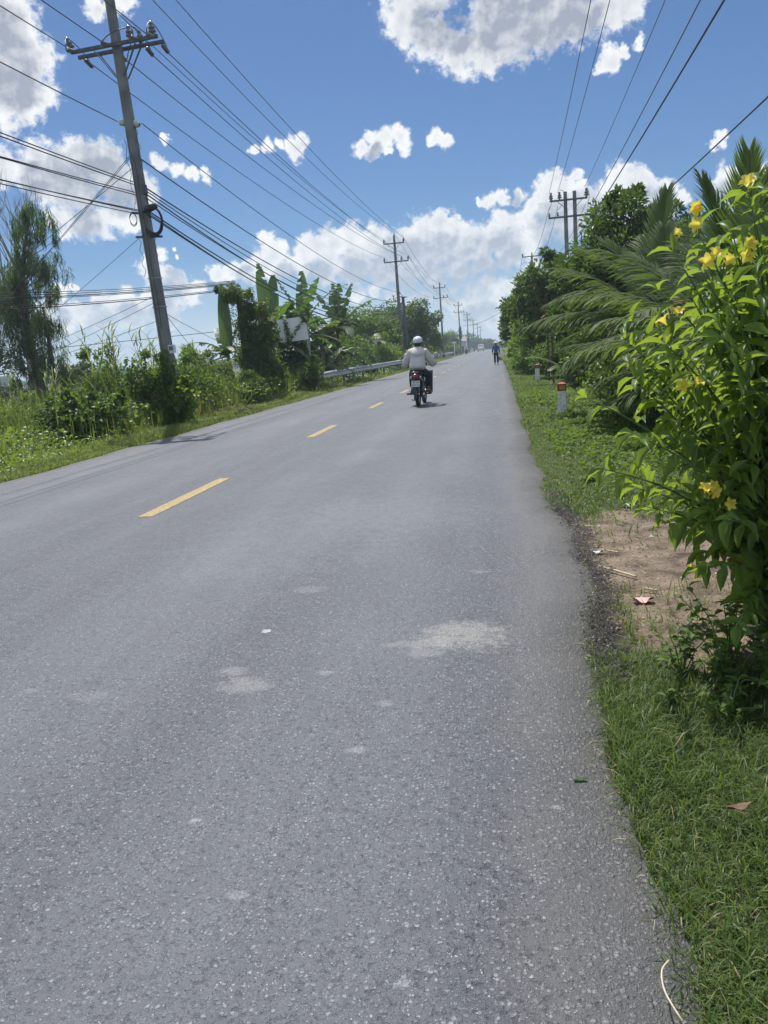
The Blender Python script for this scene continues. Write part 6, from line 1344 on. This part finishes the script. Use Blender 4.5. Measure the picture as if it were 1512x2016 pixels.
def make_rider():
    t = thing('person', 'person in white helmet and loose pale grey hooded jacket riding the dark motorbike', 'person', (0, 0, 0))
    M_jacket = solid('pale grey hooded cloth', (.66, .62, .59), .85, var=.07, scale=9, bump=.2); M_trs = solid('dark navy trousers', (.012, .016, .03), .8, var=.3); M_shoe = solid('brown sandal', (.16, .08, .065), .6, var=.2); M_helm = solid('white helmet shell', (.62, .66, .70), .25, var=.05, coat=.4)
    # body: one surface from hips to fingers and feet
    J = {'hip': (0, .18, .86, .13, .11), 'waist': (0, .20, 1.02, .12, .09), 'chest': (0, .27, 1.22, .14, .09), 'neck': (0, .30, 1.38, .055), 'head': (0, .33, 1.46, .05)}
    E_ = [('hip', 'waist'), ('waist', 'chest'), ('chest', 'neck'), ('neck', 'head')]
    for s, n in ((-1, 'l'), (1, 'r')):
        J.update({n+'sh': (s*.18, .28, 1.31, .06), n+'el': (s*.34, .42, .99, .045), n+'wr': (s*.32, .70, 1.05, .028), n+'th': (s*.11, .22, .83, .085), n+'kn': (s*.20, .62, .74, .06), n+'an': (s*.20, .52, .37, .04), n+'to': (s*.25, .66, .31, .032)})
        E_ += [('chest', n+'sh'), (n+'sh', n+'el'), (n+'el', n+'wr'), ('hip', n+'th'), (n+'th', n+'kn'), (n+'kn', n+'an'), (n+'an', n+'to'), (n+'wr', n+'palm')]
        hand(J, E_, n, (s*.32, .70, 1.05), (s*.02, 1, -.1), (0, .15, 1), .9)
    skin_mesh('body', M_skin, J, E_, 'hip', t)
    J = {'hem': (0, .10, .84, .235, .17), 'w': (0, .13, .98, .22, .16), 'ch': (0, .21, 1.17, .20, .15), 'up': (0, .27, 1.33, .12, .09), 'nk': (0, .29, 1.39, .075, .07)}; E_ = [('hem', 'w'), ('w', 'ch'), ('ch', 'up'), ('up', 'nk')]
    for s, n in ((-1, 'l'), (1, 'r')):
        J.update({n+'s': (s*.17, .26, 1.29, .095), n+'m': (s*.27, .31, 1.14, .10), n+'e': (s*.345, .40, .98, .10), n+'f': (s*.35, .55, 1.0, .075), n+'c': (s*.33, .65, 1.045, .055)}); E_ += [('up', n+'s'), (n+'s', n+'m'), (n+'m', n+'e'), (n+'e', n+'f'), (n+'f', n+'c')]
    jk = skin_mesh('jacket', M_jacket, J, E_, 'hem', t)
    b = MB(); b.loft([ring_at((0, .24, z), 1, 1, 4) and [Vector((.001+rx*math.cos(a), .22+oy+ry*math.sin(a), z)) for a in np.linspace(0, 2*math.pi, 15)[:-1]] for z, rx, ry, oy in ((1.19, .05, .03, -.13), (1.215, .12, .06, -.12), (1.28, .14, .085, -.07), (1.36, .13, .10, .0), (1.41, .10, .085, .05), (1.42, .07, .05, .06))]); b.build('hood', M_jacket, jk, smooth=True)
    J = {'h': (0, .16, .84, .155, .13)}; E_ = []
    for s, n in ((-1, 'l'), (1, 'r')): J.update({n+'t': (s*.12, .24, .82, .105), n+'k': (s*.21, .62, .73, .085), n+'m': (s*.21, .57, .55, .075), n+'a': (s*.205, .53, .42, .065)}); E_ += [('h', n+'t'), (n+'t', n+'k'), (n+'k', n+'m'), (n+'m', n+'a')]
    skin_mesh('trousers', M_trs, J, E_, 'h', t)
    for s in (-1, 1):
        b = MB(); b.loft([ring_at((s*x, y, z), rx, rz_, 10) for x, y, z, rx, rz_ in ((.20, .44, .33, .03, .03), (.20, .48, .34, .045, .045), (.215, .56, .325, .045, .04), (.235, .64, .31, .048, .03), (.25, .70, .30, .035, .02))]); b.build('shoe', M_shoe, t, smooth=True)
    head_mesh('head', M_skin, (0, .345, 1.525), 1., t)
    b = MB(); b.loft([[Vector((rx*math.cos(a), .335+ry*math.sin(a)+oy, z)) for a in np.linspace(0, 2*math.pi, 19)[:-1]] for z, rx, ry, oy in ((1.40, .04, .025, -.085), (1.43, .07, .05, -.05), (1.48, .085, .08, -.03), (1.54, .09, .10, -.015))]); b.tube([(0, .235, 1.47), (.02, .20, 1.40), (.035, .19, 1.33)], [.022, .02, .008], 8); b.build('hair', M_hair, t, smooth=True)
    b = MB(); b.loft([[Vector((rx*math.cos(a), .345+ry*math.sin(a), z+.012*math.sin(a))) for a in np.linspace(0, 2*math.pi, 25)[:-1]] for z, rx, ry in ((1.515, .112, .132), (1.525, .118, .14), (1.56, .120, .143), (1.60, .112, .132), (1.635, .09, .105), (1.655, .055, .065), (1.662, .02, .025))]); hm = b.build('helmet', M_helm, t, smooth=True)
    b = MB(); b.lathe([(.118, -.008), (.124, -.006), (.124, .008), (.118, .01)], (0, .345, 1.516), 24); b.build('rim', M_black, hm, smooth=True)
    return t
moto = make_moto(); rider = make_rider(); LEAN = Euler((0, R(1.5), R(-1.5)))
for o in (moto, rider): o.location = (-2.03, 18.75, .028); o.rotation_euler = LEAN
fm = copy_tree(moto); fm['label'] = 'tiny far motorbike near the vanishing end of the road'; fr = copy_tree(rider); fr['label'] = 'tiny far rider in pale clothes near the vanishing end of the road'
for o in (fm, fr): o.location = (-6.1+bend(165), 165., .03); o.rotation_euler = (0, 0, R(180))

def make_walker():
    t = thing('person', 'person in blue shirt and conical straw hat walking away along the verge', 'person', (-.32, 56., .015))
    M_shirt = solid('blue work shirt', (.05, .11, .26), .85, var=.15, scale=8, bump=.2); M_trs = solid('black trousers', (.012, .014, .02), .85, var=.3); M_hat = solid('woven palm hat', (.50, .42, .31), .8, var=.15, scale=30)
    J = {'hip': (0, 0, .84, .12, .09), 'waist': (0, .0, .98, .11, .08), 'chest': (0, .03, 1.18, .13, .085), 'neck': (0, .06, 1.33, .05), 'head': (0, .08, 1.40, .045)}; E_ = [('hip', 'waist'), ('waist', 'chest'), ('chest', 'neck'), ('neck', 'head')]
    for s, n, fy, ky in ((-1, 'l', .12, .1), (1, 'r', -.14, .02)):
        J.update({n+'sh': (s*.17, .03, 1.27, .055), n+'el': (s*.23, .0, 1.02, .042), n+'wr': (s*.24, .07, .81, .026), n+'th': (s*.09, 0, .80, .08), n+'kn': (s*.10, ky, .44, .055), n+'an': (s*.10, fy-.03, .09, .036), n+'to': (s*.115, fy+.12, .035, .03)})
        E_ += [('chest', n+'sh'), (n+'sh', n+'el'), (n+'el', n+'wr'), ('hip', n+'th'), (n+'th', n+'kn'), (n+'kn', n+'an'), (n+'an', n+'to'), (n+'wr', n+'palm')]; hand(J, E_, n, (s*.24, .07, .81), (0, .15, -1), (-s, 0, 0), .7 if s < 0 else 1.)
    skin_mesh('body', M_skin, J, E_, 'hip', t)
    J = {'hem': (0, 0, .80, .165, .125), 'w': (0, 0, .96, .15, .115), 'ch': (0, .03, 1.17, .165, .12), 'up': (0, .05, 1.29, .10, .075), 'nk': (0, .06, 1.33, .06)}; E_ = [('hem', 'w'), ('w', 'ch'), ('ch', 'up'), ('up', 'nk')]
    for s, n in ((-1, 'l'), (1, 'r')): J.update({n+'s': (s*.165, .03, 1.25, .075), n+'e': (s*.235, .0, 1.03, .062), n+'c': (s*.245, .06, .86, .05)}); E_ += [('up', n+'s'), (n+'s', n+'e'), (n+'e', n+'c')]
    skin_mesh('shirt', M_shirt, J, E_, 'hem', t)
    J = {'h': (0, 0, .83, .14, .11)}; E_ = []
    for s, n, fy, ky in ((-1, 'l', .12, .1), (1, 'r', -.14, .02)): J.update({n+'t': (s*.09, .0, .76, .095), n+'k': (s*.10, ky, .44, .08), n+'a': (s*.10, fy-.03, .12, .075)}); E_ += [('h', n+'t'), (n+'t', n+'k'), (n+'k', n+'a')]
    skin_mesh('trousers', M_trs, J, E_, 'h', t)
    head_mesh('head', M_skin, (0, .10, 1.43), .95, t); b = MB(); b.lathe([(.03, -.09), (.075, -.03), (.088, .04), (.07, .09), (.02, .11)], (0, .075, 1.44), 14); b.build('hair', M_hair, t, smooth=True)
    b = MB(); b.lathe([(.225, 0), (.21, .025), (.11, .12), (.03, .19), (.005, .2)], (0, .08, 1.46), 28, Matrix.Rotation(R(-6), 3, 'X')); b.build('conical_hat', M_hat, t, smooth=True)
    for s, fy in ((-1, .12), (1, -.14)): b = MB(); b.loft([ring_at((s*.10, fy-.07+d, .03), .035, rz_, 8) for d, rz_ in ((0, .02), (.06, .03), (.14, .022), (.2, .012))]); b.build('shoe', M_black, t, smooth=True)
    # shopping bag hanging from the hand
    bg = thing('carry_bag', 'pink plastic bag hanging from the walker hand', 'bag', (-.07, 56.09, .28)); M_bag = solid('pink plastic bag', (.42, .22, .24), .45, var=.2, scale=14)
    b = MB(); b.loft([ring_at((0, 0, z), rx, 1, 4) and [Vector((rx*math.cos(a)*(1+.06*math.sin(5*a)), ry*math.sin(a), z)) for a in np.linspace(0, 2*math.pi, 17)[:-1]] for z, rx, ry in ((0, .10, .06), (.03, .15, .09), (.14, .155, .095), (.24, .10, .06), (.31, .05, .03))]); b.build('body', M_bag, bg, smooth=True)
    b = MB(); b.tube([(-.04, 0, .30), (-.03, 0, .40), (.0, 0, .45), (.03, 0, .40), (.04, 0, .30)], .008, 6); b.build('handle', M_bag, bg, smooth=True)
make_walker()
def far_van():
    x, y = -4.2+bend(235), 235.; t = thing('far_van', 'tiny white van at the vanishing end of the road', 'van', (x, y, .03)); b = MB()
    b.loft([[Vector((sx*w, yy, z)) for sx, z in ((-1, z0), (1, z0), (1, zm), (.86, z1), (-.86, z1), (-1, zm))] for yy, w, z0, zm, z1 in ((-2.2, .80, .45, .95, 1.2), (-1.9, .85, .35, 1.05, 1.3), (-1.2, .87, .3, 1.1, 1.95), (1.8, .87, .3, 1.1, 2.0), (2.2, .85, .4, 1.1, 1.9))]); b.build('body', M_white, t)
    b = MB(); b.add([(-.7, -1.88, 1.34), (.7, -1.88, 1.34), (.66, -1.3, 1.9), (-.66, -1.3, 1.9)], [(0, 1, 2, 3)]); b.build('windscreen', M_black, t)
    for sx in (-1, 1):
        for yy in (-1.4, 1.4): b = MB(); b.lathe([(.1, -.09), (.3, -.1), (.33, -.06), (.33, .06), (.3, .1), (.1, .09)], (sx*.8, yy, .33), 16, Matrix.Rotation(R(90), 3, 'Y')); b.build('wheel', M_tyre, t, smooth=True)
far_van()

# ------------------------------------------------------------------ air
def haze():
    b = MB(); b.box((0, 0, 12.), (3040, 3040, 28.)); m = bpy.data.materials.new('humid air'); m.use_nodes = True; nt = m.node_tree; N = nt.nodes
    N.remove(N['Principled BSDF']); v = N.new('ShaderNodeVolumePrincipled'); v.inputs['Color'].default_value = (.72, .86, 1, 1); v.inputs['Density'].default_value = HAZE; v.inputs['Anisotropy'].default_value = .3
    nt.links.new(v.outputs[0], N['Material Output'].inputs['Volume']); o = b.build('haze', m); tag(o, kind='stuff')
HAZE = .0008
haze()
